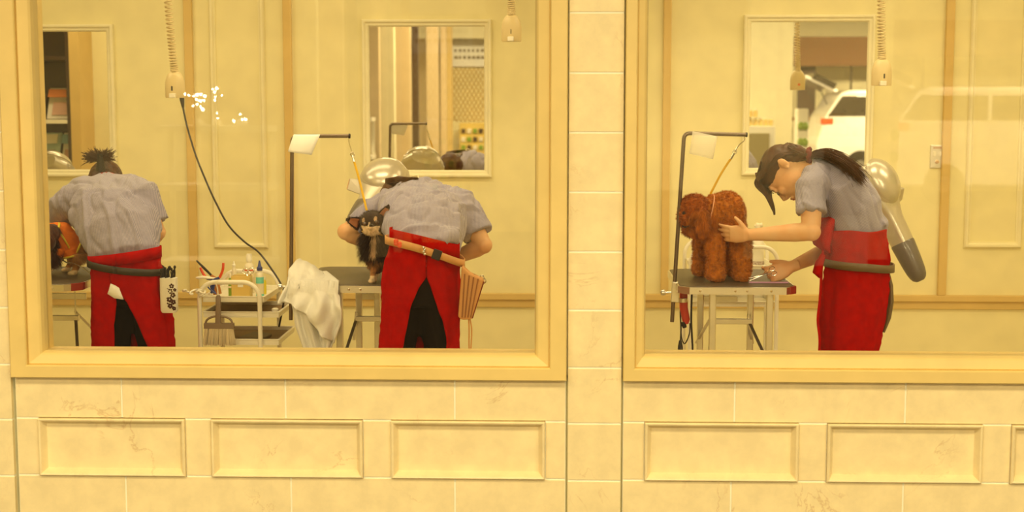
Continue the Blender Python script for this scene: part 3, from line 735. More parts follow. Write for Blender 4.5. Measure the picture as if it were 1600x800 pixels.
for k in range(330):
    u = rnd.random(); v = rnd.uniform(-.010, .010)
    a = Q(321+43*u, 511, hb)+V((0, v, 0)); b_ = Q(317.5+50*u+rnd.uniform(-1, 1), 539+rnd.uniform(-3, 1.5), hb)+V((0, v*2, 0)); br.tube([a, lerp(a, b_, .5), b_], [.0016, .0015, .0009], 4)
br.build('bristles', mat('pale_bristle', (.78, .66, .44), .7), t)
# things on the lower trays
z3 = at(360, 540, ty).z+.010
o = MB().prism([(at(372, 530, 1.4).x, 1.38), (at(412, 530, 1.4).x, 1.36), (at(418, 530, 1.4).x, 1.50), (at(385, 530, 1.4).x, 1.56)], z3+.001, z3+.018, 'z').build('leather_case', M_OLIVE, None, bevel=.004); tag(o, 'flat dark case on the lowest visible tray of the bottle trolley', 'case')
z2 = at(360, 497, ty).z+.010
o = MB().lathe((at(430, 488, 1.4).x, 1.40, z2+.010), [(.012, 0), (.016, .003), (.016, .012), (.008, .016)], 18).build('tape_roll', M_WHITE, None, smooth=True); tag(o, 'little white roll at the corner of the middle tray', 'roll')
# white cord knotted round the trolley's left post
kp = []
for k in range(60):
    a = k/59; kp.append((lerp(at(284, 457, 1.3).x, X0t+.02, min(1, a*1.5))+.012*math.sin(a*30), 1.30+.018*math.cos(a*30), at(300, 456, 1.3).z+.010*math.sin(a*17)-.05*max(0, a-.75)))
o = MB().tube(smooth_path(kp, 2), .0045, 7).build('white_cord', M_WHITE, None, smooth=True); tag(o, 'white cord knotted round the bend of the trolley frame', 'cord')

# ------------------------------------------------------------------ stand dryers
def dryer(c, down, dome_dir, label, pole_xy, flip=1, tube_len=.50, wide=1.0):
    """c: centre of the housing; down: direction of the barrel; dome_dir: where the motor dome faces"""
    t = thing('stand_dryer', (pole_xy[0], pole_xy[1], 0), label, 'dryer')
    dn = down.normalized(); dm = (dome_dir-dn*dome_dir.dot(dn)).normalized(); sd = dn.cross(dm)
    secs = [(-.115, .066, .030), (-.108, .092, .045), (-.04, .108*wide, .060), (.05, .104*wide, .062), (.12, .072, .058), (.17, .056, .052), (tube_len*.62, .050, .050)]
    MB().tube([c+dn*s for s, _, _ in secs], [(a, b_) for _, a, b_ in secs], 28, side=sd, power=3.0).build('housing', M_SILVER, t, smooth=True)
    secs = [(tube_len*.595, .056, .056), (tube_len*.61, .0585, .0585), (tube_len*.80, .052, .052), (tube_len*.90, .047, .047), (tube_len*.95, .041, .041), (tube_len*.98, .033, .033), (tube_len, .020, .020)]
    nz = MB().tube([c+dn*s for s, _, _ in secs], [(a, b_) for _, a, b_ in secs], 28, side=sd).build('nozzle', M_DGREY, t, smooth=True)
    MB().tube([c+dn*(tube_len-.01), c+dn*(tube_len+.001)], .016, 18).build('outlet_hole', M_BLACK, nz)
    do = MB().blob(c+dm*.048-dn*.008, (.100*wide**.5, .118, .066), (sd, dn, dm), 32, 20).build('motor_dome', M_SILVER, t, smooth=True)
    MB().tube([c+dm*(.050)-dn*.008, c+dm*(.062)-dn*.008], [(.104*wide**.5, .122), (.098*wide**.5, .116)], 36, side=sd).build('dome_ring', M_SILVER, do, smooth=True)
    s2 = sd*flip; ci = c+dn*.060
    MB().tube([ci+s2*.04, ci+s2*.158], [(.072, .048), (.046, .040)], 4, side=dn, power=2).build('air_intake', M_SILVER, t, bevel=.004)
    MB().tube([ci+s2*.156, ci+s2*.161], [(.040, .034), (.040, .034)], 4, side=dn).build('intake_grille', mat('orange_grille', (.55, .16, .05), .5), t)
    k_ = c-s2*.125
    MB().tube([c-s2*.08, k_], .010, 12).tube([k_, k_-s2*.022], .019, 20).build('knob', M_SILVER, t, smooth=True)
    pz = c.z-.05
    MB().tube([(pole_xy[0], pole_xy[1], .05), (pole_xy[0], pole_xy[1], pz)], .014, 16).tube([(pole_xy[0], pole_xy[1], pz-.02), tuple(c-dm*.03)], .012, 12).build('stand_pole', M_STEEL, t, smooth=True)
    bs = MB()
    for k in range(5):
        a = 2*PI*k/5+.3; bs.tube([(pole_xy[0], pole_xy[1], .075), (pole_xy[0]+.26*math.cos(a), pole_xy[1]+.26*math.sin(a), .055)], [(.02, .014), (.012, .010)], 10, side=V((0, 0, 1)))
    bs.build('stand_base', M_SILVER, t, smooth=True)
    for k in range(5):
        a = 2*PI*k/5+.3; MB().blob((pole_xy[0]+.25*math.cos(a), pole_xy[1]+.25*math.sin(a), .025), .025).build('caster', M_DGREY, t, smooth=True)
    return t
dc = Q(1368, 292, 6.95)
dryer(dc, Q(1438, 438, 6.85)-dc, V((.75, -.85, .45)), 'silver stand dryer with a long grey nozzle behind the ponytailed groomer', (dc.x-.10, dc.y+.08), -1)
dc = Q(600, 286, 7.15)
dryer(dc, V((-.32, -.75, -.50)), V((-.05, -.55, .80)), 'silver dome-topped stand dryer behind the groomer with the small black dog', (dc.x+.14, dc.y+.12), tube_len=.36, wide=1.25)
dq = mir(85, 266, 2.2)
dryer(dq, V((.3, -.75, -.50)), V((.05, -.4, .80)), 'silver stand dryer reflected in the mirror beside the bun-haired groomer', (dq.x-.14, dq.y+.12), tube_len=.36, wide=1.25)

# ------------------------------------------------------------------ towel over the corner of the middle table
def cloth(A, B, C, D, ua, seed, nx=40, ny=44):
    rows = []
    for j in range(ny+1):
        v = j/ny; row = []
        for i in range(nx+1):
            u = i/nx; p = lerp(lerp(A, B, u), lerp(D, C, u), v)
            fold = .017*math.sin(u*9+v*2+seed)*(.25+v)+.010*math.sin(u*17-v*3+seed*2)*v+.008*noise.noise(V((u*4, v*4, seed)))
            row.append(p+V((.010*math.sin(v*6+seed), -ua(u, v)-fold, .008*math.sin(u*7+seed))))
        rows.append(row)
    return rows
def coons(top, bot, left, right, n=46):
    """patch between four curves of 3-D points (top and bot run left to right, left and right run down)"""
    def ev(c, t):
        q = smooth_path([tuple(p) for p in c], 12); f = t*(len(q)-1); i = min(int(f), len(q)-2); return lerp(V(q[i]), V(q[i+1]), f-i)
    P00, P10, P01, P11 = V(top[0]), V(top[-1]), V(bot[0]), V(bot[-1]); rows = []
    T = [ev(top, u/n) for u in range(n+1)]; B_ = [ev(bot, u/n) for u in range(n+1)]; L_ = [ev(left, v/n) for v in range(n+1)]; R_ = [ev(right, v/n) for v in range(n+1)]
    for j in range(n+1):
        v = j/n; rows.append([lerp(T[i], B_[i], v)+lerp(L_[j], R_[j], i/n)-lerp(lerp(P00, P10, i/n), lerp(P01, P11, i/n), v) for i in range(n+1)])
    return rows
def crease(rows, amp, seed, k1=11, k2=5):
    n = len(rows)-1
    for j, r_ in enumerate(rows):
        v = j/n
        for i in range(n+1):
            u = i/n; w_ = min(1, 6*v)*1.0
            h = amp*math.sin(u*k1-v*k2+seed)*(.3+.7*v)+amp*.6*math.sin(u*k1*1.9+v*3+seed*3)*v+amp*.9*noise.noise(V((u*5, v*4, seed)))
            r_[i] = r_[i]+V((amp*.25*math.sin(v*9+seed), -h*w_, amp*.3*noise.noise(V((u*6, v*6, seed+9)))))
    return rows
def rest(rows):
    for r_ in rows:
        for p in r_:
            if p.x > X0-.02 and p.z < TZ+.012:
                if p.y > 1.045 and p.z > TZ-.03: p.z = TZ+.015
                elif p.y > 1.032: p.y = 1.032
    return rows
t = thing('towel', Q(490, 552, 5.98), 'white terry towel draped over the corner of the table beside the trolley', 'towel')
A, Bq, C, D = Q(466, 404, 6.30), Q(508, 430, 6.42), Q(523, 537, 5.96), Q(439, 473, 6.05)
rows = crease(coons([A, Q(484, 414, 6.36), Q(500, 424, 6.40), Bq], [D, Q(462, 477, 5.98), Q(492, 508, 5.93), C], [A, Q(456, 420, 6.22), Q(444, 446, 6.10), D], [Bq, Q(530, 449, 6.10), Q(532, 478, 5.99), Q(528, 510, 5.97), C]), .030, 2.1, 15, 6)
rows = rest(rows); MB().grid(rows).build('towel_cloth', M_TOWEL, t, smooth=True, solid=.008, fix=False, angle=80)
A, Bq, C, D = Q(452, 455, 6.08), Q(528, 480, 6.02), Q(512, 548, 5.99), Q(484, 590, 6.0)
rows = crease(coons([A, Q(480, 462, 6.03), Bq], [D, Q(500, 575, 5.99), C], [A, Q(462, 500, 6.04), Q(474, 545, 6.02), D], [Bq, Q(526, 515, 6.0), C]), .022, .6, 19, 2)
rows = rest(rows); MB().grid(rows).build('towel_underlayer', M_TOWEL, t, smooth=True, solid=.007, fix=False, angle=80)

# ------------------------------------------------------------------ red clipper and plug under the right-hand table
t = thing('electric_clipper', Q(1072, 470, 6.3), 'red electric clipper hanging under the table corner beneath the red curly dog', 'clipper')
MB().tube([Q(1068, 456, 6.3), Q(1068, 480, 6.3), Q(1072, 500, 6.3), Q(1073, 506, 6.3)], [(.018, .016), (.019, .017), (.018, .015), (.008, .008)], 18, power=2.6).build('clipper_body', mat('red_clipper', (.55, .03, .02), .3, coat=.5), t, smooth=True)
MB().tube([Q(1067, 466, 6.28), Q(1067, 472, 6.28)], [(.021, .019), (.021, .019)], 18).build('collar', M_ALU, t, smooth=True)
MB().tube([Q(1067, 503, 6.3), Q(1070, 512, 6.3)], [(.014, .012), (.009, .008)], 14).build('clipper_tail', M_BLACK, t, smooth=True)
mb = MB().tube(smooth_path([tuple(Q(a, b_, 6.3)) for a, b_ in ((1064, 462), (1063, 490), (1064, 515), (1063, 535))], 5), .0035, 7)
mb.tube(smooth_path([tuple(Q(a, b_, 6.3)) for a, b_ in ((1078, 505), (1077, 522), (1070, 537), (1065, 528), (1064, 512))], 5), .0028, 7)
mb.tube(smooth_path([tuple(Q(a, b_, 6.32)) for a, b_ in ((1081, 458), (1080, 500), (1082, 540), (1084, 600), (1100, 680))], 5), .0045, 7)
mb.build('cable', M_BLACK, t, smooth=True)
MB().tube([Q(1063, 532, 6.3), Q(1063, 541, 6.3), Q(1063, 556, 6.3)], [.006, .011, .013], 12).build('plug', M_BLACK, t, smooth=True)
# white spray bottle on the trolley behind
p = V((at(1184, 400, ub+.1).x, ub+.1, UZ))
t = thing('spray_bottle', p, 'white spray bottle on the trolley behind the forearm of the ponytailed groomer', 'bottle')
kk = 7.22/F_PX
MB().lathe(p, [(9.5*kk, 0), (10*kk, .005), (10*kk, 36*kk), (8*kk, 44*kk), (4*kk, 50*kk), (4*kk, 54*kk)], 24).build('bottle_body', M_WHITE, t, smooth=True)
MB().tube([p+V((0, 0, 53*kk)), p+V((0, 0, 60*kk)), p+V((-.004, 0, 68*kk)), p+V((-.012, 0, 70*kk))], [4.6*kk, 4.4*kk, 4.6*kk, 2*kk], 16).tube([p+V((-.02, 0, 66*kk)), p+V((.02, 0, 68*kk))], [.007, .012], 12).build('spray_head', M_CREAM, t, smooth=True)
MB().lathe(p+V((0, 0, .02)), [(10.2*kk, 0), (10.2*kk, .018)], 24).build('label_band', mat('printed_label', (.70, .60, .50), .6, var=(.3, .2, .15), vscale=160), t, smooth=True)
# ------------------------------------------------------------------ people
X_, Y_, Z_ = V((1, 0, 0)), V((0, 1, 0)), V((0, 0, 1))
def hand(mb, wr, d, n, ts, curl=(.5, .5, .5, .5), thumb=(.55, .65, .25), s=1.0, spread=.06):
    """wr wrist, d hand direction, n palm normal, ts +-1: which way the thumb is"""
    d = d.normalized(); n = (n-d*n.dot(d)).normalized(); b = n.cross(d)*ts
    mb.tube([wr-d*.035*s, wr, wr+d*.03*s, wr+d*.06*s, wr+d*.088*s], [(.025*s, .020*s), (.025*s, .018*s), (.036*s, .017*s), (.040*s, .015*s), (.037*s, .012*s)], 18, side=b, power=2.6)
    L = (.070, .078, .072, .056)
    for i in range(4):
        o = (.028-i*.0187)*s; p = wr+d*.082*s+b*o-n*.001; a = 0.12; pts = [p-d*.02*s, p]; rr = [.0088*s, .0088*s]
        for k, f in enumerate((.45, .31, .24)):
            a += curl[i]*(.55, 1.0, .8)[k]
            dr = (d*math.cos(a)+n*math.sin(a)+b*(spread*(1.5-i))).normalized()
            p = p+dr*(L[i]*f*s); pts.append(p); rr.append((.0083, .0075, .0062)[k]*s)
        mb.tube(pts, rr, 12); mb.blob(pts[-1], rr[-1]*1.02, n=10, m=8)
    p = wr+d*.022*s+b*.026*s; td = (d*thumb[0]+b*thumb[1]+n*thumb[2]).normalized(); td2 = (td+d*.35+n*.1).normalized()
    pts = [p-td*.012*s, p+td*.012*s, p+td*.036*s, p+td*.036*s+td2*.028*s]
    mb.tube(pts, [.013*s, .0125*s, .0100*s, .0075*s], 12).blob(pts[-1], .0076*s, n=10, m=8)
def arm(mb, pts, radii=(.047, .044, .038, .040, .034, .025)):
    """shoulder, elbow, wrist"""
    s, e, w_ = pts
    P = [s, lerp(s, e, .45), lerp(s, e, .88), e, lerp(e, w_, .25), lerp(e, w_, .62), w_]
    mb.tube(P, [radii[0], radii[1], radii[2], radii[2]*1.0, radii[3], radii[4], radii[5]], 20).blob(e, radii[2]*1.02, n=14, m=10)
def head(mb, c, fw, up, s=1.0, ey=0):
    fw = fw.normalized(); up = (up-fw*up.dot(fw)).normalized(); rt = fw.cross(up)
    def at_(x, y, z): return c+rt*(x*s)+fw*(y*s)+up*(z*s)
    ax = (rt, fw, up)
    def B(x, y, z, a, b_, c_): mb.blob(at_(x, y, z), (a*s, b_*s, c_*s), ax, 24, 16)
    B(0, -.008, .032, .074, .096, .082)            # skull
    B(0, .022, -.020, .062, .070, .080)            # face
    B(0, .035, -.062, .047, .048, .045)            # jaw
    B(0, .072, -.094, .020, .018, .016)            # chin
    B(0, .076, .030, .050, .016, .020)             # brow
    for x in (-1, 1):
        B(x*.036, .066, -.020, .022, .022, .022)   # cheek
        B(x*.032, .082, .008, .015, .010, .007)    # eyelid
        B(x*.031, .080, -.002, .013, .009, .004)   # lower lid
        B(x*.076, ey-.006, -.008, .008, .017, .027)  # ear
        B(x*.084, ey-.012, -.002, .006, .015, .023)
        B(x*.080, ey+.002, -.028, .006, .008, .010)
        B(x*.010, .094, -.034, .008, .010, .007)   # nostril wing
    mb.tube([at_(0, .082, .022), at_(0, .094, .0), at_(0, .108, -.024), at_(0, .098, -.036)], [.007*s, .0085*s, .0105*s, .007*s], 12)
    B(0, .088, -.055, .021, .010, .0048); B(0, .087, -.064, .018, .011, .0056)
    return at_, ax
def shirt_folds(lean, amp=.006, f=(9, 2.4)):
    def g(co, n_):
        u = co.x*math.cos(lean)+co.z*math.sin(lean); v = -co.x*math.sin(lean)+co.z*math.cos(lean)
        a = noise.noise(V((u*f[0], co.y*f[0]*.6, v*f[1]))); b_ = noise.noise(V((u*f[0]*1.9+4, co.y*9, v*f[1]*1.6+7))); c_ = noise.noise(V((u*5, co.y*5, v*4+3)))
        h = .75*max(0, 1-abs(a)*6)-.6*max(0, 1-abs(b_)*5)+.6*c_
        return co+n_*(amp*h)
    return g
def legs_and_trousers(t, hip, fwd, spread, label_shoes=None, knee=.03, hw=.15, hipz=None):
    """trousers and shoes under a pelvis; fwd is where the person faces"""
    fwd = fwd.normalized(); sd = fwd.cross(Z_).normalized(); hz = hipz or hip.z
    mb = MB().tube([V((hip.x, hip.y, hz+.07)), V((hip.x, hip.y, hz)), V((hip.x, hip.y, hz-.10))], [(hw*.90, .090), (hw*.93, .097), (hw*.84, .090)], 24, side=sd)
    for k in (-1, 1):
        a = V((hip.x, hip.y, hz-.04))+sd*(k*.066); f = V((hip.x, hip.y, .07))+sd*(k*spread); kn = lerp(a, f, .5)+fwd*knee
        mb.tube([a, lerp(a, kn, .5), kn, lerp(kn, f, .5), f], [(.072, .084), (.066, .074), (.056, .062), (.054, .058), (.050, .056)], 20, side=sd)
    mb.remesh('trousers', M_TROUSER, t, .010, 5, fn=shirt_folds(0, .004, (8, 5)))
    for k in (-1, 1):
        f = V((hip.x, hip.y, 0))+sd*(k*spread); sh = MB()
        sh.tube([f-fwd*.085+Z_*.045, f-fwd*.06+Z_*.05, f+Z_*.055, f+fwd*.07+Z_*.042, f+fwd*.13+Z_*.032, f+fwd*.165+Z_*.026],
                [(.028, .038), (.038, .047), (.041, .052), (.045, .040), (.043, .031), (.026, .020)], 20, side=sd, power=2.6)
        sh.build('shoe', M_WHITE if False else M_DGREY, t, smooth=True, angle=60)
        MB().tube([f-fwd*.09+Z_*.008, f+Z_*.008, f+fwd*.09+Z_*.008, f+fwd*.17+Z_*.008], [(.034, .008), (.042, .008), (.048, .008), (.030, .008)], 18, side=sd, power=3).build('shoe_sole', M_BLACK, t)
def skirt(t, rows, fwd, gap, name='apron', seed=1, nth=84, m=None, tilt=0):
    """rows: (z, centre, half width, half depth); gap(z) -> (left, right) across the back, or None; wraps a person who faces fwd"""
    fwd = fwd.normalized(); sd = fwd.cross(Z_).normalized(); out = []     # sd: the person's right
    for z, c, a, b_ in rows:
        g = gap(z) if gap else (0, 0)
        gl = max(-.98, min(.98, g[0]/a)); gr = max(-.98, min(.98, g[1]/a)); tl, tr = math.asin(gl), math.asin(gr); row = []
        top = max(0, min(1, (rows[0][0]-z)/.12))
        for k in range(nth+1):
            th = lerp(tr, 2*PI+tl, k/nth)
            wob = 1+top*(.020*math.sin(th*7+seed)+.014*math.sin(th*13+z*6+seed*2))
            p = c+sd*(a*math.sin(th)*wob)-fwd*(b_*math.cos(th)*wob); nv = noise.noise(V((th*1.3+seed, z*7, th*.7))); p += (sd*math.sin(th)-fwd*math.cos(th))*(-.013+.012*nv+.008*max(0, 1-abs(noise.noise(V((th*2+z*9, z*5-th*2, seed))))*5))
            p.z = z+.003*math.sin(th*5+seed)+tilt*math.sin(th)*max(0, 1-(rows[0][0]-z)/.35)
            row.append(p)
        out.append(row)
    return MB().grid(out).build(name, m or M_RED, t, smooth=True, solid=.004, fix=False, angle=80)
def band(t, c, fwd, a, b_, zf, h, name, m, th_=.004, bulge=0):
    fwd = fwd.normalized(); sd = fwd.cross(Z_).normalized(); rows = [[], []]
    for k in range(61):
        th = 2*PI*k/60; z = zf(math.sin(th), math.cos(th))
        for j in (0, 1):
            p = V((c.x, c.y, 0))+sd*(a*math.sin(th))-fwd*(b_*math.cos(th)); p.z = z+(j-.5)*h; rows[j].append(p)
    return MB().grid(rows).build(name, m, t, smooth=True, solid=th_, fix=False, angle=80)
def rows_from(tab, y, fdepth=.75):
    """tab: (py, px left, px right) of the silhouette on plane y -> skirt rows"""
    o = []
    for py, a, b_ in tab:
        p, q = at(a, py, y), at(b_, py, y); o.append((p.z, V(((p.x+q.x)/2, y, 0)), (q.x-p.x)/2, max(.132, (q.x-p.x)/2*fdepth)))
    return o
def densify(tab, n_=5):
    out = []
    for a, b_ in zip(tab, tab[1:]):
        for k in range(n_): out.append(tuple(lerp(x, y, k/n_) for x, y in zip(a, b_)))
    return out+[tab[-1]]
def strands(t, roots, fn, m=M_HAIR, name='hair_lock', r=.0035, parent=None):
    mb = MB()
    for k in range(roots): 
        pts, rad = fn(k); mb.tube(pts, [rad*(1-.75*i/(len(pts)-1)) for i in range(len(pts))], 5)
    return mb.build(name, m, t, smooth=True, angle=80)

# ---- groomer with the bun, at the left-hand table ------------------------------------------
y1_ = 1.20
g1 = thing('person', (at(205, 500, y1_).x, y1_, 0), 'person with a tufted hair bun bending over the orange-shirted dog, floral pouch at the hip', 'person', None)
sp = [Q(204, 470, 6.2), Q(198, 430, 6.2), Q(195, 396, 6.20), Q(188, 362, 6.27), Q(179, 330, 6.40), Q(172, 308, 6.54), Q(167, 300, 6.64), Q(163, 294, 6.72)]
shL, shR = Q(113, 316, 6.48), Q(221, 305, 6.43)
elL, wrL = Q(78, 352, 6.64), Q(92, 376, 6.66)
elR, wrR = Q(246, 363, 6.42), Q(218, 394, 6.58)
hc = Q(163, 291, 6.80)
b = MB()
b.tube(sp, [(.09, .055), (.10, .06), (.115, .080), (.135, .09), (.155, .095), (.15, .08), (.06, .06), (.05, .05)], 24, side=X_)
b.tube([sp[6], sp[7], hc], [.055, .05, .05], 16)
arm(b, (shL, elL, wrL)); arm(b, (shR, elR, wrR))
hand(b, wrL, Q(104, 396, 6.60)-wrL, V((.1, -.9, -.3)), -1, (.5, .5, .5, .5))
hand(b, wrR, Q(165, 412, 6.75)-wrR, V((0, .3, -1)), -1, (.6, .6, .6, .6))
fw, up = V((-.10, .35, -.93)), V((-.05, .93, .35)); hf, hax = head(b, hc, fw, up)
b.remesh('body', M_SKIN, g1, .0045, 4)
hr = MB(); hr.blob(hf(0, -.014, .034), (.083, .104, .092), hax, 28, 20).blob(hf(0, -.05, -.02), (.072, .06, .07), hax)
hb1 = hr.remesh('hair', M_HAIR, g1, .006, 4, fn=lambda co, n_: co+n_*.003*noise.noise(co*60))
bun = Q(156, 246, 6.72)
def tuft(k):
    rr = random.Random(k); a = rr.uniform(-PI, PI); sp_ = rr.uniform(.2, 1.0)
    d = V((math.cos(a)*1.6*sp_-.1, .3*math.sin(a), abs(math.sin(a))*.45*sp_+.15)); d = d.normalized()
    L = rr.uniform(.045, .075); p0 = bun+V((rr.uniform(-.018, .018), rr.uniform(-.015, .015), rr.uniform(-.02, .01)))
    dr = V((-.004, 0, -.04*sp_*rr.random()))
    return [p0, p0+d*L*.4, p0+d*L*.75+dr*.5+V((0, 0, -.004)), p0+d*L+dr], .0028
bn = strands(g1, 420, tuft, name='hair_bun')
MB().tube([Q(157, 266, 6.72), Q(157, 254, 6.71), Q(157, 240, 6.70)], [.024, .017, .015], 16).build('hair_tie', M_BLACK, bn, smooth=True)
s = MB()
rs = [(.095, .065), (.118, .082), (.150, .108), (.178, .118), (.192, .122), (.185, .112), (.11, .085), (.062, .060)]
s.tube(sp, rs, 32, side=X_)
s.tube([lerp(sp[5], shL, .2), lerp(sp[5], shL, .75), shL, lerp(shL, elL, .45), lerp(shL, elL, .80)], [.110, .104, .092, .078, .070], 22)
s.tube([lerp(sp[5], shR, .2), lerp(sp[5], shR, .75), shR, lerp(shR, elR, .42), lerp(shR, elR, .76)], [.100, .094, .086, .080, .078], 22)
s.remesh('shirt', M_SHIRT, g1, .0065, 5, fn=shirt_folds(.30, .015), warp=lambda c: c.x+(c.z-1.1)*.05)
MB().tube([lerp(sp[6], sp[7], .6)+V((0, .01, .028)), sp[7]+V((0, .035, .030))], [(.072, .055), (.064, .048)], 24, side=X_).build('collar', mat('red_collar', (.5, .04, .03), .7), g1, smooth=True)
tab = densify([(396, 141, 249), (404, 140, 251), (425, 141, 256), (460, 140, 264), (500, 140, 270), (552, 138, 275), (600, 136, 280), (640, 135, 283)])
R1 = rows_from(tab, y1_)
ctr = lambda z: interp([(q[0], q[1].x) for q in sorted(R1, key=lambda q: q[0])], z)
zt_ = at(180, 438, y1_).z
def gap1(z):
    if z >= zt_: x = at(172, 438, y1_-.1).x; c_ = ctr(z); return (x-c_, x-c_+.002)
    L_ = interp([(at(0, p, y1_).z, at(q, p, y1_-.12).x) for p, q in ((640, 176), (552, 178), (500, 179), (465, 181), (450, 176), (438, 172))], z)
    R_ = interp([(at(0, p, y1_).z, at(q, p, y1_-.12).x) for p, q in ((640, 262), (552, 240), (500, 217), (465, 197), (450, 184), (438, 172))], z)
    return (L_-ctr(z), R_-ctr(z)+.002)
skirt(g1, R1, Y_, gap1, seed=1, tilt=.021)
band(g1, R1[0][1], Y_, R1[0][2]*1.03, .140, lambda s_, c_: R1[0][0]-.012+.021*s_, .05, 'waistband', M_RED)
pl = at(205, 440, y1_)
legs_and_trousers(g1, V((pl.x, y1_, pl.z)), V((-.1, 1, 0)), .10, hw=.145)
bc = V((at(197, 420, y1_).x, y1_, 0)); zb = at(197, 419, y1_-.1).z
belt = band(g1, bc, Y_, .166, .149, lambda s_, c_: zb-.022*s_-.004, .031, 'belt', mat('black_belt_leather', (.035, .028, .016), .5))
for dz_ in (-.006, .006): MB().blob(at(147.5, 414, y1_-.09)+V((0, 0, dz_)), .0035, n=8, m=6).build('belt_rivet', M_STEEL, belt)
tail = MB().grid([[at(a, b_, y1_-.150-.0*k) for a, b_ in row] for k, row in enumerate((((173, 443), (180, 446), (186, 450)), ((170, 454), (181, 459), (191, 463)), ((168, 459), (179, 466), (193, 468))))])
tail.build('shirt_tail', M_PAPER, g1, smooth=True, solid=.004, fix=False)
# floral pouch
pc = at(264, 455, y1_-.05); pou = MB()
a_, b_ = at(250, 488, y1_-.05), at(275, 434, y1_-.05)
po = MB().tube([V((pc.x, pc.y, a_.z)), V((pc.x, pc.y, a_.z+.01)), V((pc.x, pc.y, pc.z)), V((pc.x, pc.y, b_.z))], [(.030, .018), (.036, .024), (.036, .028), (.036, .026)], 24, side=X_, power=5).build('pouch', mat('white_floral_cloth', (.93, .90, .78), .7), g1, smooth=True, angle=50)
fl_ = MB()
for (px, py, rr) in ((268, 447, 3.2), (266, 455, 3.6), (270, 461, 3.4), (265, 468, 3.8), (271, 472, 3.2), (266, 478, 3.4), (272, 482, 2.6), (262, 451, 1.0), (261, 466, 1.0), (262, 474, 1.2), (273, 453, 2.2)):
    c0 = at(px, py, y1_-.0755)
    for k in range(5):
        an = 2*PI*k/5+px; fl_.blob(c0+V((math.cos(an)*rr*.0021, 0, math.sin(an)*rr*.0021)), (rr*.0016, .003, rr*.0016), None, 8, 6)
fl_.build('flower_print', mat('dark_flower', (.07, .02, .015), .7), po)
tl = MB(); rnd = random.Random(5)
for k in range(9):
    x = 251+k*2.6; y0_ = y1_-.06+.03*(k % 3)/2; tl.tube([at(x, 440, y0_), at(x+rnd.uniform(-1, 1.5), 428+rnd.uniform(-4, 3), y0_), at(x+rnd.uniform(-1, 3), 419+rnd.uniform(-4, 5), y0_)], [.0045, .004, .003], 8)
    tl.blob(at(x+1.2, 420+rnd.uniform(-4, 5), y0_), (.006, .004, .008), None, 8, 6)
tl.build('pouch_tools', M_BLACK, po, smooth=True)

# ---- groomer with the tan belt, at the middle table ------------------------------------------
y2_ = .92
g2 = thing('person', (at(655, 500, y2_).x, y2_, 0), 'person seen from behind with tan belt and leather scissor pouch, by the small black dog', 'person', None)
sp = [Q(655, 470, 5.92), Q(656, 430, 5.92), Q(662, 390, 5.94), Q(665, 360, 6.04), Q(662, 336, 6.20), Q(655, 318, 6.35), Q(642, 312, 6.46), Q(630, 312, 6.54)]
shL, shR = Q(600, 324, 6.40), Q(722, 322, 6.27)
elL, wrL = Q(540, 362, 6.36), Q(577, 381, 6.42)
elR, wrR = Q(756, 383, 6.20), Q(710, 404, 6.32)
hc = Q(622, 318, 6.56)
b = MB()
b.tube(sp, [(.09, .055), (.10, .06), (.115, .080), (.135, .09), (.155, .095), (.14, .08), (.06, .06), (.05, .05)], 24, side=X_)
b.tube([sp[6], sp[7], hc], [.055, .05, .05], 16)
arm(b, (shL, elL, wrL)); arm(b, (shR, elR, wrR))
hand(b, wrL, Q(600, 385, 6.38)-wrL, V((-.2, -.9, .2)), 1, (.5, .5, .5, .5))
hand(b, wrR, Q(668, 412, 6.42)-wrR, V((0, .3, -1)), -1, (.7, .7, .7, .7))
fw, up = V((-.45, .25, -.85)), V((-.35, .80, .42)); hf, hax = head(b, hc, fw, up)
b.remesh('body', M_SKIN, g2, .0045, 4)
hr = MB(); hr.blob(hf(0, -.014, .034), (.083, .104, .092), hax, 28, 20).blob(hf(0, -.05, -.02), (.072, .06, .07), hax)
hr.tube([hf(0, -.09, .02), Q(636, 287, 6.42), Q(644, 280, 6.36), Q(654, 283, 6.30)], [(.03, .02), (.025, .018), (.018, .012), (.004, .004)], 12)
hr.remesh('hair', M_HAIR, g2, .006, 3, fn=lambda co, n_: co+n_*.003*noise.noise(co*60))
def lock2(k):
    rr = random.Random(k+50); o = V((rr.uniform(-.012, .012), rr.uniform(-.012, .012), rr.uniform(-.010, .012)))
    return [hf(rr.uniform(-.03, .03), -.07, .06)+o, Q(606, 283, 6.40)+o, Q(626, 280, 6.33)+o*.9, Q(650+rr.uniform(-3, 3), 279, 6.28)+o*.4], .0022
strands(g2, 160, lock2)
MB().tube([Q(649, 277, 6.31)+V((.01*math.cos(a)*1.3, .008*math.sin(a*2), .008*math.sin(a))) for a in [2*PI*k/16 for k in range(17)]], .0035, 8).build('hair_clip', mat('cream_clip', (.9, .8, .5), .4), g2, smooth=True)
s = MB()
rs = [(.095, .065), (.118, .082), (.146, .112), (.172, .122), (.192, .126), (.180, .112), (.11, .085), (.062, .060)]
s.tube(sp, rs, 32, side=X_)
s.tube([lerp(sp[5], shL, .2), lerp(sp[5], shL, .75), shL, lerp(shL, elL, .45), lerp(shL, elL, .78)], [.095, .086, .074, .066, .062], 22)
s.tube([lerp(sp[5], shR, .2), lerp(sp[5], shR, .75), shR, lerp(shR, elR, .42), lerp(shR, elR, .74)], [.095, .090, .080, .074, .072], 22)
s.blob(Q(697, 372, 5.93), (.058, .12, .048)) 
s.remesh('shirt', M_SHIRT, g2, .0065, 5, fn=shirt_folds(-.25, .015), warp=lambda c: c.x+(c.z-1.1)*.05)
tab = densify([(372, 611, 716), (384, 609, 718), (400, 604, 719), (425, 597, 721), (460, 592, 722), (500, 590, 721), (552, 587, 720), (600, 585, 721), (640, 584, 722)])
R2 = rows_from(tab, y2_)
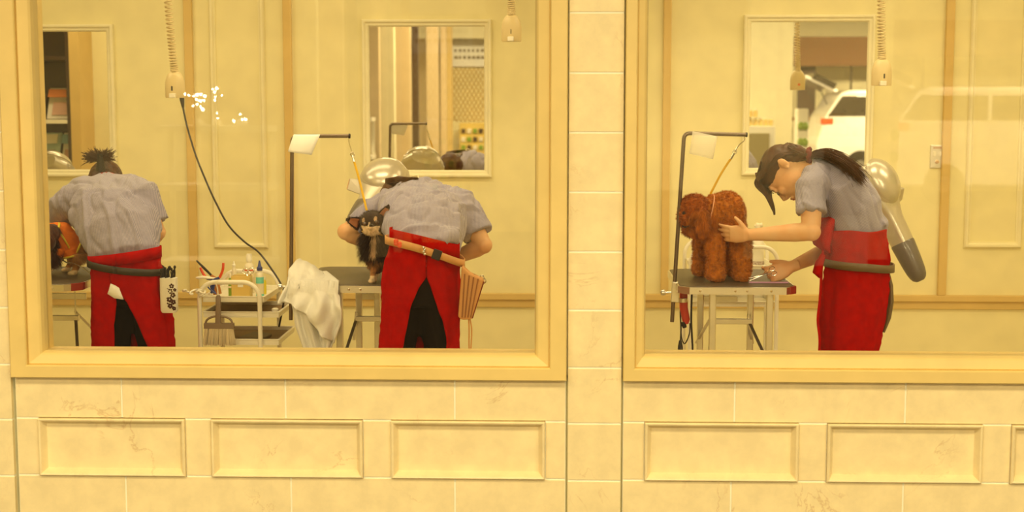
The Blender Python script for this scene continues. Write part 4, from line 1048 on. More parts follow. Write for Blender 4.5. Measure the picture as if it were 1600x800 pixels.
for k, q in enumerate(R2):
    if k < 8: R2[k] = (q[0], q[1], q[2], q[3]*1.0)
ctr2 = lambda z: interp([(q[0], q[1].x) for q in sorted(R2, key=lambda q: q[0])], z)
zt2 = at(665, 424, y2_).z
def gap2(z):
    if z >= zt2: x = at(667, 424, y2_-.1).x; c_ = ctr2(z); return (x-c_, x-c_+.002)
    L_ = interp([(at(0, p, y2_).z, at(q, p, y2_-.12).x) for p, q in ((640, 605), (552, 625), (500, 636), (470, 642), (440, 655), (424, 667))], z)
    R_ = interp([(at(0, p, y2_).z, at(q, p, y2_-.12).x) for p, q in ((640, 712), (552, 700), (500, 694), (470, 685), (440, 675), (424, 667))], z)
    return (L_-ctr2(z), R_-ctr2(z)+.002)
ap2 = skirt(g2, R2, Y_, gap2, seed=3, tilt=-.032)
band(g2, R2[0][1], Y_, R2[0][2]*1.03, .142, lambda s_, c_: R2[0][0]-.012-.034*s_-.012*s_*s_, .07, 'waistband', M_RED)
pl = at(655, 440, y2_)
legs_and_trousers(g2, V((pl.x, y2_, pl.z)), V((-.05, 1, 0)), .10, hw=.150)
bc = V((at(664, 395, y2_).x, y2_, 0)); zb = at(664, 389, y2_-.13).z
belt = band(g2, bc, Y_, .166, .152, lambda s_, c_: zb-.050*s_-.022*s_*s_, .032, 'belt', M_TAN)
def onbelt(px, py, off=.142): 
    p = at(px, py, y2_-.1); s_ = max(-.99, min(.99, (p.x-bc.x)/.166)); return V((p.x, y2_-.154*math.sqrt(1-s_*s_), zb-.050*s_-.022*s_*s_))
q = onbelt(684, 393); MB().bar(q+V((-.017, -.004, .006)), q+V((.017, -.004, -.006)), .042, .012, Y_).build('buckle', M_BLACK, belt, bevel=.003)
rb = MB(); q = onbelt(622, 381)
for k in range(7): rb.blob(q+V((.010*math.cos(k*2.1), -.010, .012*math.sin(k*1.7))), (.010, .007, .008), None, 10, 8)
rb.build('red_charm', M_REDP, belt, smooth=True)
ms = MB(); q = onbelt(664, 386)
for k in range(4): ms.blob(q+V((.004*(k % 2), -.006, .012-.009*k)), (.0055, .004, .0055), None, 10, 8)
ms.build('belt_stud', M_STEEL, belt, smooth=True)
# leather scissor pouch at the right hip
a_, b_, c_, d_ = at(722, 428, y2_-.06), at(757, 435, y2_-.05), at(738, 500, y2_-.05), at(716, 498, y2_-.06)
pz = MB()
pn = [(722, 414), (735, 426), (757, 436), (754, 446), (738, 498), (722, 499), (716, 494)]
pz.prism([(at(x, y, y2_-.06).x, at(x, y, y2_-.06).z) for x, y in pn], y2_-.085, y2_-.030, 'y')
po = pz.build('scissor_pouch', M_TAN, g2, bevel=.008)
sm = MB()
for k in range(4):
    sm.tube([at(726+k*7, 428+k*2.5, y2_-.089), at(722+k*4.5, 496, y2_-.089)], .0028, 6)
sm.build('pouch_seam', mat('dark_tan_leather', (.38, .16, .05), .5), po, smooth=True)
MB().tube([at(756, 440, y2_-.075), at(752, 452, y2_-.075), at(738, 497, y2_-.075)], [(.003, .008)]*3, 8).build('pouch_edge', mat('dark_red_leather', (.25, .04, .02), .5), po, smooth=True)
rg = MB()
for (x, y) in ((748, 436), (753, 434), (756, 439)):
    cc = at(x, y, y2_-.06); rg.tube([cc+V((.0085*math.cos(u), .004*math.sin(u*2), .0095*math.sin(u))) for u in [2*PI*k/16 for k in range(17)]], .0024, 8)
rg.tube([at(742, 438, y2_-.06), at(741, 428, y2_-.06)], .003, 8)
rg.build('scissor_handle', M_STEEL, po, smooth=True)
MB().tube(smooth_path([tuple(at(x, y, y2_-.06)) for x, y in ((734, 497), (737, 515), (736, 540), (734, 575), (738, 600))], 5), .003, 7).tube(smooth_path([tuple(at(x, y, y2_-.055)) for x, y in ((732, 497), (733, 515), (733, 545), (737, 575), (738, 600))], 5), .003, 7).build('pouch_cord', M_TAN, po, smooth=True)

# ---- groomer with the ponytail, at the right-hand table ---------------------------------------
y3_ = 1.20
FW = V((-1, 0, 0))
g3 = thing('person', (at(1330, 500, y3_).x, y3_, 0), 'person in profile with a long brown ponytail, trimming the red curly dog', 'person', None)
sp = [Q(1332, 470, 6.2), Q(1334, 430, 6.2), Q(1333, 392, 6.2), Q(1335, 358, 6.2), Q(1330, 325, 6.2), Q(1310, 290, 6.2), Q(1284, 272, 6.21), Q(1268, 267, 6.22)]
shN, elN, wrN = Q(1266, 294, 6.10), Q(1268, 362, 6.02), Q(1171, 367, 6.12)
shF, elF, wrF = Q(1276, 292, 6.38), Q(1292, 392, 6.42), Q(1236, 417, 6.28)
hc = Q(1229, 270, 6.24); tie = Q(1264, 243, 6.20)
b = MB()
sdY = V((0, -1, 0))
b.tube(sp, [(.09, .06), (.10, .06), (.115, .08), (.13, .095), (.15, .10), (.15, .09), (.055, .055), (.05, .05)], 24, side=sdY)
b.tube([sp[5], sp[6], sp[7], hc], [.07, .055, .05, .05], 18)
arm(b, (shN, elN, wrN), (.050, .047, .040, .040, .033, .025)); arm(b, (shF, elF, wrF), (.050, .047, .040, .038, .031, .024))
hand(b, wrN, Q(1118, 364, 6.19)-wrN, V((-.1, 1, .1)), 1, (.16, .22, .30, .38), (.55, .80, -.10), .98)
hand(b, wrF, Q(1198, 431, 6.26)-wrF, V((.1, -.9, .30)), -1, (.55, .7, .8, .9), (.85, .40, .30), 1.05)
fw, up = V((-.24, .10, -.96)), V((-.80, .50, .26)); hf, hax = head(b, hc, fw, up, 1.05, -.034)
b.remesh('body', M_SKIN, g3, .004, 4)
rt = hax[0]
M_LIP = mat('lip_skin', (.55, .14, .10), .5)
MB().blob(hf(0, .0955, -.055), (.018, .006, .004), hax).blob(hf(0, .0955, -.0635), (.015, .006, .0045), hax).build('lips', M_LIP, g3, smooth=True)
for x in (-1, 1):
    MB().tube([hf(x*.045, .083, -.001), hf(x*.038, .092, -.005), hf(x*.030, .0945, -.006), hf(x*.020, .091, -.003)], [.0015, .0024, .0024, .001], 8).build('eyelash', M_BLACK, g3)
    MB().tube([hf(x*.050, .082, .020), hf(x*.036, .0935, .027), hf(x*.018, .0955, .022)], [.0015, .003, .002], 8).build('eyebrow', M_HAIR, g3)
hr = MB(); hr.blob(hf(0, -.012, .046), (.081*1.05, .098*1.05, .074*1.05), hax, 28, 20)
hr.blob(hf(0, -.066, .012), (.068, .038, .055), hax).tube([hf(0, -.07, .02), lerp(hf(0, -.09, .01), tie, .5), tie], [.055, .036, .018], 16)
hr.blob(hf(0, .050, .070), (.060, .038, .026), hax)
hair3 = hr.remesh('hair', M_HAIR, g3, .0055, 4, fn=lambda co, n_: co+n_*.0025*noise.noise(V((co.x*90, co.y*30, co.z*30))))
def fringe(k):                                           # side-swept fringe hanging past the brow
    rr = random.Random(k+11); u = rr.random(); x = lerp(-.070, .060, u); j = lambda m_: rr.uniform(-m_, m_)
    pts = smooth_path([tuple(hf(x, -.02, .095)), tuple(hf(x*1.05, .045+j(.01), .093)), tuple(hf(x*1.05, .080+j(.012), .078+j(.012))),
          tuple(Q(1203+j(3.5), 312+j(3), 6.17+.10*u)), tuple(Q(1210+j(1.5), 331+j(5), 6.19+.06*u))], 4); return [V(p) for p in pts], .0019
strands(g3, 420, fringe, name='fringe')
tie = Q(1264, 243, 6.20)
def side_lock(k):
    rr = random.Random(k+900); x = rr.choice((-1, 1))*(.078+rr.uniform(0, .006)); z0 = rr.uniform(.02, .10)
    pts = smooth_path([tuple(hf(x*.6, .035, .112)), tuple(hf(x*1.04, .035+rr.uniform(-.02, .025), .075)), tuple(hf(x*1.10, -.012+rr.uniform(-.02, .012), .045)), tuple(hf(x*.85, -.080, .012+rr.uniform(-.02, .015))), tuple(tie+V((rr.uniform(-.006, .006), x*-.12, rr.uniform(-.012, .012))))], 3)
    return [V(p) for p in pts], .0022
strands(g3, 200, side_lock, name='hair_side')
def pony(k):
    rr = random.Random(k+400); ox, oy, oz = rr.gauss(0, .012), rr.gauss(0, .018), rr.gauss(0, .008); g_ = rr.uniform(.6, 1.25)
    path = [hf(0, -.10, .02)+V((ox, oy, oz)), tie+V((ox*.5, oy*.5, oz*.5)), Q(1285, 239, 6.17)+V((ox, oy, oz*g_)), Q(1306, 245, 6.12)+V((ox, oy*1.4, oz*1.2)), Q(1326, 259, 6.08)+V((ox, oy*1.6, oz*1.4)), Q(1330+13*g_, 262+13*g_, 6.06)+V((ox*1.3, oy*1.7, oz*2-.012*rr.random()))]
    return [V(p) for p in smooth_path([tuple(q_) for q_ in path], 3)], .0020
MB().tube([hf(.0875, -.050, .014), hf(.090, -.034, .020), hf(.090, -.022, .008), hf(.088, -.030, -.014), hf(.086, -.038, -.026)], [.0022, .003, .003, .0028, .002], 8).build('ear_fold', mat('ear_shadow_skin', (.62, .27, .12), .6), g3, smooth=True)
pt = strands(g3, 620, pony, name='ponytail')
MB().tube([tie+V((.006*math.cos(a)+.004*math.sin(a*5), .030*math.cos(a), .026*math.sin(a)+.004*math.cos(a*7))) for a in [2*PI*k/40 for k in range(41)]], .0095, 10).build('hair_tie', mat('dark_red_cloth', (.16, .02, .02), .8), pt, smooth=True)
s = MB()
rs = [(.095, .065), (.118, .090), (.142, .122), (.158, .134), (.172, .130), (.165, .112), (.085, .078), (.060, .056)]
s.tube(sp, rs, 32, side=sdY)
s.tube([lerp(sp[6], shN, .3), lerp(sp[5], shN, .8), shN, lerp(shN, elN, .38), lerp(shN, elN, .58)], [.080, .078, .066, .063, .068], 24)
s.tube([lerp(sp[6], shF, .3), lerp(sp[5], shF, .8), shF, lerp(shF, elF, .35), lerp(shF, elF, .5)], [.080, .078, .066, .062, .066], 24)
s.blob(Q(1374, 348, 6.18), (.034, .10, .034))
s.remesh('shirt', M_SHIRT, g3, .006, 4, fn=shirt_folds(.5, .011), warp=lambda c: c.x*.86+c.z*.45 if c.x > 1.15 else c.x+.1*c.z)
MB().tube([lerp(sp[6], sp[7], .2)+V((0, 0, .004)), sp[7]+V((-.006, 0, .004))], [(.072, .066), (.062, .056)], 24, side=sdY).build('collar', mat('pale_blue_collar', (.60, .62, .70), .8), g3, smooth=True)
# apron: bib, band, skirt
tab = densify([(356, 1281, 1388), (372, 1281, 1388), (400, 1283, 1391), (420, 1286, 1391), (450, 1284, 1390), (500, 1281, 1384), (552, 1279, 1370), (600, 1278, 1368), (640, 1278, 1368)])
R3 = []
for py, a, c in tab:
    p, q = at(a, py, y3_), at(c, py, y3_); hw = (q.x-p.x)/2
    R3.append((p.z, V(((p.x+q.x)/2, y3_, 0)), max(.182, hw*1.1), hw))
skirt(g3, R3, FW, lambda z: (-.002, .002) if z > .62 else (-.03-(.62-z)*.12, .03+(.62-z)*.12), seed=5, name='apron')
MB().tube([at(1294, 338, y3_), at(1287, 352, y3_), at(1283, 368, y3_), at(1284, 382, y3_), at(1290, 392, y3_)], [(.125, .018), (.135, .034), (.135, .038), (.125, .026), (.11, .008)], 30, side=Y_, power=3).build('apron_bib', M_RED, g3, smooth=True, angle=70)
MB().tube(smooth_path([tuple(at(x, y, y3_-.09)) for x, y in ((1287, 388), (1284, 410), (1283, 440), (1281, 470), (1278, 500), (1281, 530), (1280, 560), (1282, 600))], 4), [(.007, .0025)]*29, 8, side=V((1, .3, 0))).build('apron_tie', M_RED, g3, smooth=True)
MB().tube([at(1286, 398, y3_-.10), at(1280, 412, y3_-.105), at(1277, 426, y3_-.105), at(1281, 433, y3_-.10)], [(.010, .02), (.017, .03), (.019, .03), (.006, .01)], 14, side=X_, power=3).build('apron_knot', M_RED, g3, smooth=True)
pl = at(1330, 440, y3_)
legs_and_trousers(g3, V((pl.x, y3_, pl.z)), FW, .075, hw=.118, knee=.0)
bc = V((at(1340, 420, y3_).x, y3_, 0)); zb = at(1340, 415, y3_-.15).z
belt = band(g3, bc, FW, .200, .151, lambda s_, c_: zb-.022*max(0, c_)-.004*(1-abs(c_)), .034, 'belt', M_OLIVE)
bg = MB().tube([at(1386, 428, y3_-.02), at(1389, 445, y3_-.02), at(1389, 470, y3_-.02), at(1385, 495, y3_-.02), at(1379, 518, y3_-.02)], [(.012, .03), (.015, .045), (.018, .05), (.018, .045), (.008, .03)], 18, side=X_).build('tool_holster', M_OLIVE, g3, smooth=True)
st = MB(); rnd = random.Random(8)
for k in range(9): st.tube([at(1388, 440+k*6, y3_-.04), at(1391+rnd.uniform(0, 3), 440+k*6+rnd.uniform(-4, 3), y3_-.05)], .0016, 6)
st.build('holster_stitch', M_TAN, bg)
# scissors held in the far hand
sc = scissors('scissors', Q(1192, 429, 6.20), Q(1172, 436, 6.20)-Q(1192, 429, 6.20), V((.1, -.8, .5)), 'long steel scissors in the hand of the ponytailed groomer', .72)
# ------------------------------------------------------------------ dogs
def poly_shape(pts, y, th): return [(at(a, b_, y).x, at(a, b_, y).z) for a, b_ in pts]
# -- red curly dog on the right-hand table
dg = thing('dog', (at(1122, 440, 1.3).x, 1.3, TZ), 'red-brown curly clipped dog standing on the table, held by the ponytailed groomer', 'dog')
b = MB(); D = 6.28
b.tube([Q(1096, 350, D), Q(1105, 344, D), Q(1120, 336, D+.02), Q(1138, 334, D+.07), Q(1147, 340, D+.10)], [.050, .078, .092, .094, .06], 26)
b.blob(Q(1136, 331, D+.07), (.075, .085, .092)).blob(Q(1105, 356, D), (.062, .075, .075)).blob(Q(1148, 355, D+.04), (.050, .075, .085))
b.tube([Q(1108, 335, D-.01), Q(1097, 330, D-.03), Q(1086, 328, D-.04)], [.072, .062, .05], 20)
b.blob(Q(1085, 327, D-.04), (.070, .068, .066)).blob(Q(1073, 338, D-.05), (.040, .045, .040))
b.blob(Q(1071, 349, D-.05), (.028, .028, .024)).blob(Q(1079, 360, D-.05), (.034, .034, .028))
b.blob(Q(1098, 345, D-.105), (.028, .018, .062))
for pts, rr in ((((1115, 365, 6.25), (1118, 405, 6.235), (1118, 430, 6.235), (1117, 441, 6.235)), (.052, .037, .041, .044)), (((1097, 365, 6.42), (1093, 405, 6.42), (1093, 428, 6.42), (1092, 434, 6.42)), (.042, .030, .032, .034)),
                (((1153, 362, 6.28), (1159, 405, 6.25), (1159, 430, 6.245), (1157, 440, 6.245)), (.060, .043, .040, .041)), (((1140, 365, 6.45), (1142, 400, 6.44), (1141, 425, 6.43), (1140, 433, 6.43)), (.055, .040, .036, .036))):
    P_ = [Q(*p) for p in pts]; P_[-1].z = TZ+.020; P_[-2].z = max(P_[-2].z, TZ+.05)
    b.tube(P_+[V((P_[-1].x-.004, P_[-1].y, TZ+.004))], list(rr)+[rr[-1]*.75], 20)
def red(c):
    k = noise.noise(c*22)*.5+noise.noise(c*70)*.5; hd = 1 if c.x < at(1104, 340, 1.28).x and c.z > TZ+.19 else 0
    a = V((.50, .16, .014)) if not hd else V((.36, .088, .007)); return tuple(a*(1+.55*k))
def curl(co, n_): return co+n_*(.0055*noise.noise(co*55)+.003*noise.noise(co*120))
bd = b.remesh('body', M_FUR, dg, .005, 5, fn=lambda co, n_: (lambda q: V((q.x, q.y, max(q.z, TZ+.001))))(curl(co, n_)), colour=red)
blades('fur', bd, dg, 52000, lambda p: .013 if p.z > TZ+.02 else .007, lambda p, n_: (n_*1.0+V((0, 0, -.35))+V((noise.noise(p*60), noise.noise(p*60+V((5, 5, 5))), noise.noise(p*60+V((9, 1, 3)))))*1.3), .0016, red, seed=3)
bdk = lambda x: x
blades('ear_fur', bd, dg, 7000, lambda p: .026, lambda p, n_: n_*.4+V((.1, -.1, -1)), .0018, lambda c: tuple(V((.46, .13, .012))*(1+.6*noise.noise(c*40))), seed=9,
       keep=lambda c, n_: (c-Q(1098, 350, D-.105)).length < .07 and n_.y < .2)
nb = MB().blob(Q(1063.5, 347, D-.06), (.011, .012, .009)); nb.build('nose', M_BLACK, dg, smooth=True)
MB().tube([Q(1066, 353, D-.075), Q(1070, 355, D-.085), Q(1076, 353, D-.09)], .0035, 8).build('mouth', M_BLACK, dg, smooth=True)
MB().blob(Q(1069, 333, D-.085), .0085).build('eye', M_BLACK, dg, smooth=True)
ring = [Q(1113, 336, D-.02)+V((.030*math.cos(a), .078*math.sin(a), .075*math.cos(a)*1.0)) for a in [2*PI*k/40 for k in range(41)]]
MB().tube([Q(1108, 334, D-.01)+V((.020*math.cos(a), .083*math.sin(a), .082*math.cos(a))) for a in [2*PI*k/40 for k in range(41)]], .0026, 8).build('collar', mat('pink_collar', (.80, .38, .20), .5), dg, smooth=True)

# -- small black and tan dog on the middle table
d2 = thing('dog', (at(583, 440, 1.2).x, 1.2, TZ), 'small long-haired black and tan dog with pricked ears facing the window', 'dog')
b = MB(); D = 6.15; H0 = Q(582, 347, D-.03)
b.blob(H0, (.056, .050, .047)).blob(Q(580.5, 357, D-.060), (.036, .030, .024)).blob(Q(579.5, 354.5, D-.092), (.015, .022, .013)).blob(Q(580.5, 360.5, D-.078), (.014, .018, .008))
b.tube([Q(583, 358, D+.03), Q(584, 375, D+.04), Q(588, 398, D+.05), Q(594, 418, D+.08)], [.042, .050, .052, .045], 22)
b.tube([Q(590, 392, D+.06), Q(606, 400, D+.16), Q(622, 408, D+.24)], [.055, .062, .055], 22).blob(Q(620, 420, D+.24), (.055, .05, .065))
for pts in (((586, 410, D+.02), (583, 425, D+.015), (582, 438, D+.0), (581, 443, D-.015)), ((594, 410, D+.08), (590, 425, D+.08), (587, 436, D+.07), (584, 438, D+.05)), ((625, 430, D+.22), (628, 436, D+.22), (626, 438, D+.20), (620, 438, D+.18))):
    P_ = [Q(*p) for p in pts]; P_[-1].z = TZ+.009; P_[-2].z = TZ+.022
    b.tube(P_, [.020, .013, .012, .013], 14).blob(V((P_[-1].x, P_[-1].y-.006, TZ+.009)), (.016, .020, .009))
def chi(c):
    dx, dz = c.x-H0.x, c.z-H0.z; fr = c.y < H0.y+.02; k = 1+.5*noise.noise(c*60)
    blk, tan, crm = V((.030, .015, .010)), V((.42, .19, .06)), V((.80, .60, .36))
    if c.z < TZ+.030: return tuple(crm*k)
    if c.z < TZ+.10 and c.y < H0.y+.10: return tuple(lerp(tan, blk, max(0, noise.noise(c*30)+.2))*k)
    if fr and abs(dz) < .07:
        if abs(dx+.007) < .004 and -.012 < dz < .004: return tuple(crm*.8*k)
        for ex, ez in ((-.034, .010), (.018, .017)):
            if ((dx-ex)/.6)**2+(dz-ez)**2 < .011**2: return tuple(lerp(tan, crm, .5)*k)
        if dz < -.013 and dz > -.052 and abs(dx+.004) < .046+.35*dz: return tuple(crm*k)
    if dz < -.05 and c.y < H0.y+.05:
        w_ = .016+.02*max(0, noise.noise(c*25)); 
        if abs(dx-.002) < w_*.8 and dz > -.14 and noise.noise(V((c.x*130, 0, c.z*12))) > -.05: return tuple(lerp(crm, tan, .45)*k)
    return tuple(blk*k)
bd = b.remesh('body', M_FUR, d2, .0035, 4, fn=lambda co, n_: V((co.x, co.y, max(co.z, TZ+.001))), colour=chi)
HM = H0+V((0, 0, -.02))
def clen(p):
    dz = p.z-H0.z
    if p.z < TZ+.06: return .006
    if p.z < TZ+.11: return .018
    if dz > -.035 and p.y < H0.y-.012: return .007
    if dz > -.05: return .016
    return .050
def ccomb(p, n_):
    dz = p.z-H0.z
    if dz > -.05: return n_*.5+V(((p.x-H0.x)*6, .4, -.25))
    return n_*.55+V(((p.x-H0.x)*5, -.1, -1.0))
blades('fur', bd, d2, 26000, clen, ccomb, .0016, chi, seed=4, segs=4)
for sg, tipp, base, w_ in ((-1, (541, 342), (561, 349), 10), (1, (608, 320), (598, 340), 10)):
    tp_, bs = Q(tipp[0], tipp[1], D-.045), Q(base[0], base[1], D-.03); ax_ = (tp_-bs).normalized(); sd_ = ax_.cross(V((0, -1, 0))).normalized()
    L = (tp_-bs).length; wv = w_*.0028
    rows = []
    for i in range(9):
        f = i/8; hw = wv*(1-f**1.6)*(1.0 if f > 0 else .95)+.0012; c0 = bs-ax_*.008+ax_*(L+.008)*f
        rows.append([c0+sd_*hw*u+V((0, .016*(1-u*u)*(1-f*.6)-.010, 0)) for u in (-1, -.66, -.33, 0, .33, .66, 1)])
    er = MB().grid(rows).build('ear', mat('black_ear_fur', (.03, .014, .01), .8), d2, smooth=True, solid=.004, fix=False, angle=80)
    rows2 = [[p+V((0, -.004, 0)) for p in [lerp(r_[3], q_, .72) for q_ in r_]] for r_ in rows[1:7]]
    MB().grid(rows2).build('inner_ear', mat('tan_ear_skin', (.42, .17, .08), .7) if sg < 0 else mat('tan_ear_skin', (.42, .17, .08), .7), er, smooth=True, solid=.001, fix=False, angle=80)
    blades('ear_fringe', er, d2, 500, lambda p: .009, lambda p, n_: sd_*(1 if (p-bs).dot(sd_) > 0 else -1)*.6+ax_*.3+V((0, -.1, -.4)), .0013, lambda c: (.03, .015, .01), seed=6)
for ex, ez in ((570, 350), (588.5, 347.5)):
    e_ = Q(ex, ez, D-.073); e0 = MB().blob(e_, .0105, n=18, m=12).build('eye', mat('dark_amber_eye', (.05, .015, .005), .05, coat=1), d2, smooth=True)
MB().blob(Q(579.2, 351.8, D-.112), (.0068, .006, .005)).build('nose', mat('wet_black_nose', (.01, .008, .007), .2), d2, smooth=True)
MB().tube([Q(575, 357.5, D-.094), Q(579.5, 358.8, D-.100), Q(584, 357, D-.094)], .0012, 6).build('mouth', M_BLACK, d2, smooth=True)
MB().tube([Q(583, 366, D+.03)+V((.046*math.cos(a), .046*math.sin(a), -.010*math.cos(a)-.014*math.sin(a))) for a in [2*PI*k/40 for k in range(41)]], .004, 8).build('collar', M_YELLOW, d2, smooth=True)

# -- dog in the orange shirt on the left-hand table
d1 = thing('dog', (at(100, 437, 1.38).x, 1.38, TZ), 'brown and tan dog in an orange shirt, head lowered at the window edge', 'dog')
b = MB(); D = 6.42
b.tube([Q(78, 376, D-.02), Q(92, 374, D), Q(106, 382, D+.01), Q(119, 394, D+.02), Q(125, 402, D+.03)], [.055, .062, .056, .044, .03], 22)
b.tube([Q(84, 366, D-.03), Q(76, 364, D-.09), Q(72, 372, D-.13)], [.048, .042, .04], 18).blob(Q(70, 378, D-.15), (.048, .055, .050)).tube([Q(68, 385, D-.17), Q(60, 400, D-.20)], [.030, .018], 14)
for pts, rr in ((((84, 392, 6.34), (80, 410, 6.34), (72, 430, 6.36), (68, 435, 6.35)), (.030, .018, .013, .014)), (((88, 392, 6.50), (86, 412, 6.5), (82, 425, 6.5), (80, 429, 6.49)), (.028, .016, .012, .013)),
                (((120, 396, 6.40), (120, 412, 6.40), (118, 430, 6.39), (115, 436, 6.37)), (.036, .022, .014, .015)), (((113, 396, 6.52), (112, 412, 6.52), (108, 423, 6.51), (105, 427, 6.49)), (.032, .020, .013, .014))):
    P_ = [Q(*p) for p in pts]; P_[-1].z = TZ+.010; P_[-2].z = TZ+.026; b.tube(P_, rr, 14).blob(V((P_[-1].x-.006, P_[-1].y-.006, TZ+.010)), (.020, .018, .010))
def brn(c):
    k = 1+.4*noise.noise(c*45)
    if c.z < TZ+.022: return tuple(V((.80, .62, .38))*k)
    hx = at(98, 380, 1.35).x
    if c.x < hx and c.z > TZ+.07: return tuple(V((.085, .026, .014))*k)
    return tuple(V((.50, .24, .07))*k)
bd = b.remesh('body', M_FUR, d1, .0045, 4, fn=lambda co, n_: V((co.x, co.y, max(co.z, TZ+.001))), colour=brn)
hh = Q(74, 380, D-.13)
blades('head_fur', bd, d1, 15000, lambda p: .050, lambda p, n_: n_*.35+V((.05, -.1, -1)), .0022, lambda c: tuple(V((.085, .026, .014))*(1+.6*noise.noise(c*30))), seed=5, segs=4, keep=lambda c, n_: c.x < at(84, 380, 1.3).x and c.z > TZ+.07 and c.y < 1.36)
blades('leg_fur', bd, d1, 5000, lambda p: .008 if p.z < TZ+.06 else .028, lambda p, n_: n_*.4+V((.2, 0, -1)), .0016, brn, seed=6, keep=lambda c, n_: c.x > at(104, 400, 1.4).x and c.z < TZ+.14)
M_ORANGE = mat('orange_jersey', (.92, .22, .01), .7, bump=.4, bscale=40)
s = MB().tube([Q(79, 368, D-.03), Q(91, 369, D), Q(106, 381, D+.01), Q(117, 391, D+.02)], [.062, .074, .066, .054], 26).tube([Q(88, 388, 6.35), Q(84, 400, 6.34)], [.038, .034], 16).tube([Q(108, 390, 6.40), Q(112, 401, 6.40)], [.042, .036], 16)
js = s.remesh('dog_shirt', M_ORANGE, d1, .005, 3, fn=shirt_folds(.6, .005, (16, 8)))
def ringat(c, ax_, r_, name, rr=.0055, m=M_YEL):
    A, B_ = ortho(ax_, Y_); return MB().tube([c+A*r_*math.cos(a)+B_*r_*math.sin(a) for a in [2*PI*k/36 for k in range(37)]], rr, 8).build(name, m, js, smooth=True)
axd = Q(117, 391, D+.02)-Q(79, 371, D-.03)
ringat(Q(81, 368.5, D-.03), axd, .065, 'piping'); ringat(Q(117, 391, D+.02), axd, .055, 'piping'); ringat(Q(98, 374, D), axd*1.0+V((0, 0, .12)), .071, 'piping', .0045)
ringat(Q(111.8, 400.5, 6.40), V((.02, 0, -.1)), .037, 'piping', .005)
blades('rump_fur', bd, d1, 900, lambda p: .055, lambda p, n_: n_*.5+V((.5, 0, -.9)), .0020, lambda c: (.40, .19, .06), seed=8, segs=4, keep=lambda c, n_: c.x > at(121, 400, 1.4).x and c.z > TZ+.08)
cp = [tuple(Q(a, b_, 6.38)) for a, b_ in ((95, 404), (104, 410), (114, 411), (125, 416), (143, 428))]
o = MB().tube(smooth_path(cp, 6), .003, 6).build('chain_lead', M_ALU, None, smooth=True); tag(o, 'thin chain lead behind the legs of the orange-shirted dog', 'leash')

# ------------------------------------------------------------------ magazine shelf inside, seen in the left mirror
M_SHELF = mat('dark_shelf_wood', (.055, .028, .015), .45)
xr_ = mir(112, 200, .47).x; xl_ = X_L+.05; zsh = mir(85, 187, .47).z
t = thing('magazine_shelf', ((xl_+xr_)/2, .32, 0), 'dark wooden magazine shelf with pale boards, reflected beside the bun-haired groomer', 'shelf')
MB().box((xl_, .152, 0), (xr_, .175, 2.4)).box((xr_-.025, .175, 0), (xr_, .47, 2.4)).box((xl_, .175, 0), (xl_+.025, .47, 2.4)).box((xl_+.025, .175, 2.37), (xr_-.025, .47, 2.4)).build('carcass', M_SHELF, t, bevel=.002)
for z in (.35, .75, mir(85, 266, .47).z, zsh, 1.95): MB().box((xl_+.025, .175, z-.03), (xr_-.025, .475, z)).build('shelf_board', M_WHITE if z < 1.9 else M_SHELF, t, bevel=.002)
zl = mir(85, 266, .47).z
def magazine(x, z, w_, h, cols, label, lean=.10):
    t = thing('magazine', (x, .32, z), label, 'magazine', 'magazines on the reflected shelf')
    MB().bar((x, .42-lean, z+.004), (x, .42-lean-.10, z+h), .012, w_, X_).build('cover', mat('cover_'+cols[0], cols[1], .4), t)
    MB().bar((x, .4275-lean-.01, z+h*.72), (x, .4275-lean-.045, z+h*.97), .004, w_*.9, X_).build('title_band', mat('cover_'+cols[2], cols[3], .4), t)
    MB().bar((x, .4255-lean+.0, z+h*.15), (x, .4255-lean-.045, z+h*.55), .004, w_*.6, X_).build('cover_picture', mat('cover_'+cols[4], cols[5], .4), t)
magazine(xr_-.135, zsh, .20, .24, ('white', (.9, .85, .75), 'orange', (.8, .25, .05), 'rose', (.75, .45, .35)), 'white magazine with an orange title band on the upper pale board')
magazine(xr_-.33, zsh, .13, .20, ('umber', (.15, .07, .04), 'umber2', (.22, .10, .05), 'umber3', (.18, .10, .07)), 'dark brown magazine on the upper pale board')
magazine(xr_-.26, zl, .21, .28, ('aqua', (.55, .72, .68), 'cream', (.9, .85, .7), 'grey', (.5, .5, .45)), 'pale aqua magazine on the lower pale board')
magazine(xr_-.085, zl, .10, .28, ('ivory', (.9, .88, .8), 'blue', (.25, .45, .55), 'salmon', (.7, .4, .3)), 'ivory magazine with a blue title at the end of the lower board')
lo, hi = (xr_+.002, .152, 0), (xr_+.078, .47, CEIL); struct('trim_%d' % n, MB().box(lo, hi), M_STRIP); n += 1

# ------------------------------------------------------------------ across the arcade
def refl(px, py, y):
    """the place at depth y whose image in the window glass shows at (px, py)"""
    p = at(px, py, -y); p.y = y; return p
a, c = refl(236, 197, -6), refl(414, 205, -6); a2 = refl(236, 290, -6)
t = thing('display_stand', ((a.x+c.x)/2, -6.2, 0), 'cream two-tier display stand across the arcade, faint in the glass', 'display stand')
for z, h in ((a.z, .05), (a2.z, .05), (.35, .05)): MB().box((a.x, -6.4, z-h), (c.x, -6.0, z)).build('board', M_WHITE, t, bevel=.004)
for x in (a.x+.03, c.x-.03):
    MB().box((x-.02, -6.38, 0), (x+.02, -6.34, a.z-.04)).build('upright', M_WHITE, t)
rnd = random.Random(12)
pt_ = [(284, 147), (290, 149), (298, 150), (303, 148), (309, 147), (315, 150), (302, 155), (308, 158), (313, 157), (297, 165), (303, 163), (309, 167), (312, 171), (328, 139), (334, 138), (330, 144), (332, 152), (331, 157), (342, 149), (334, 177), (335, 185), (361, 189), (371, 179), (374, 188), (379, 187)]
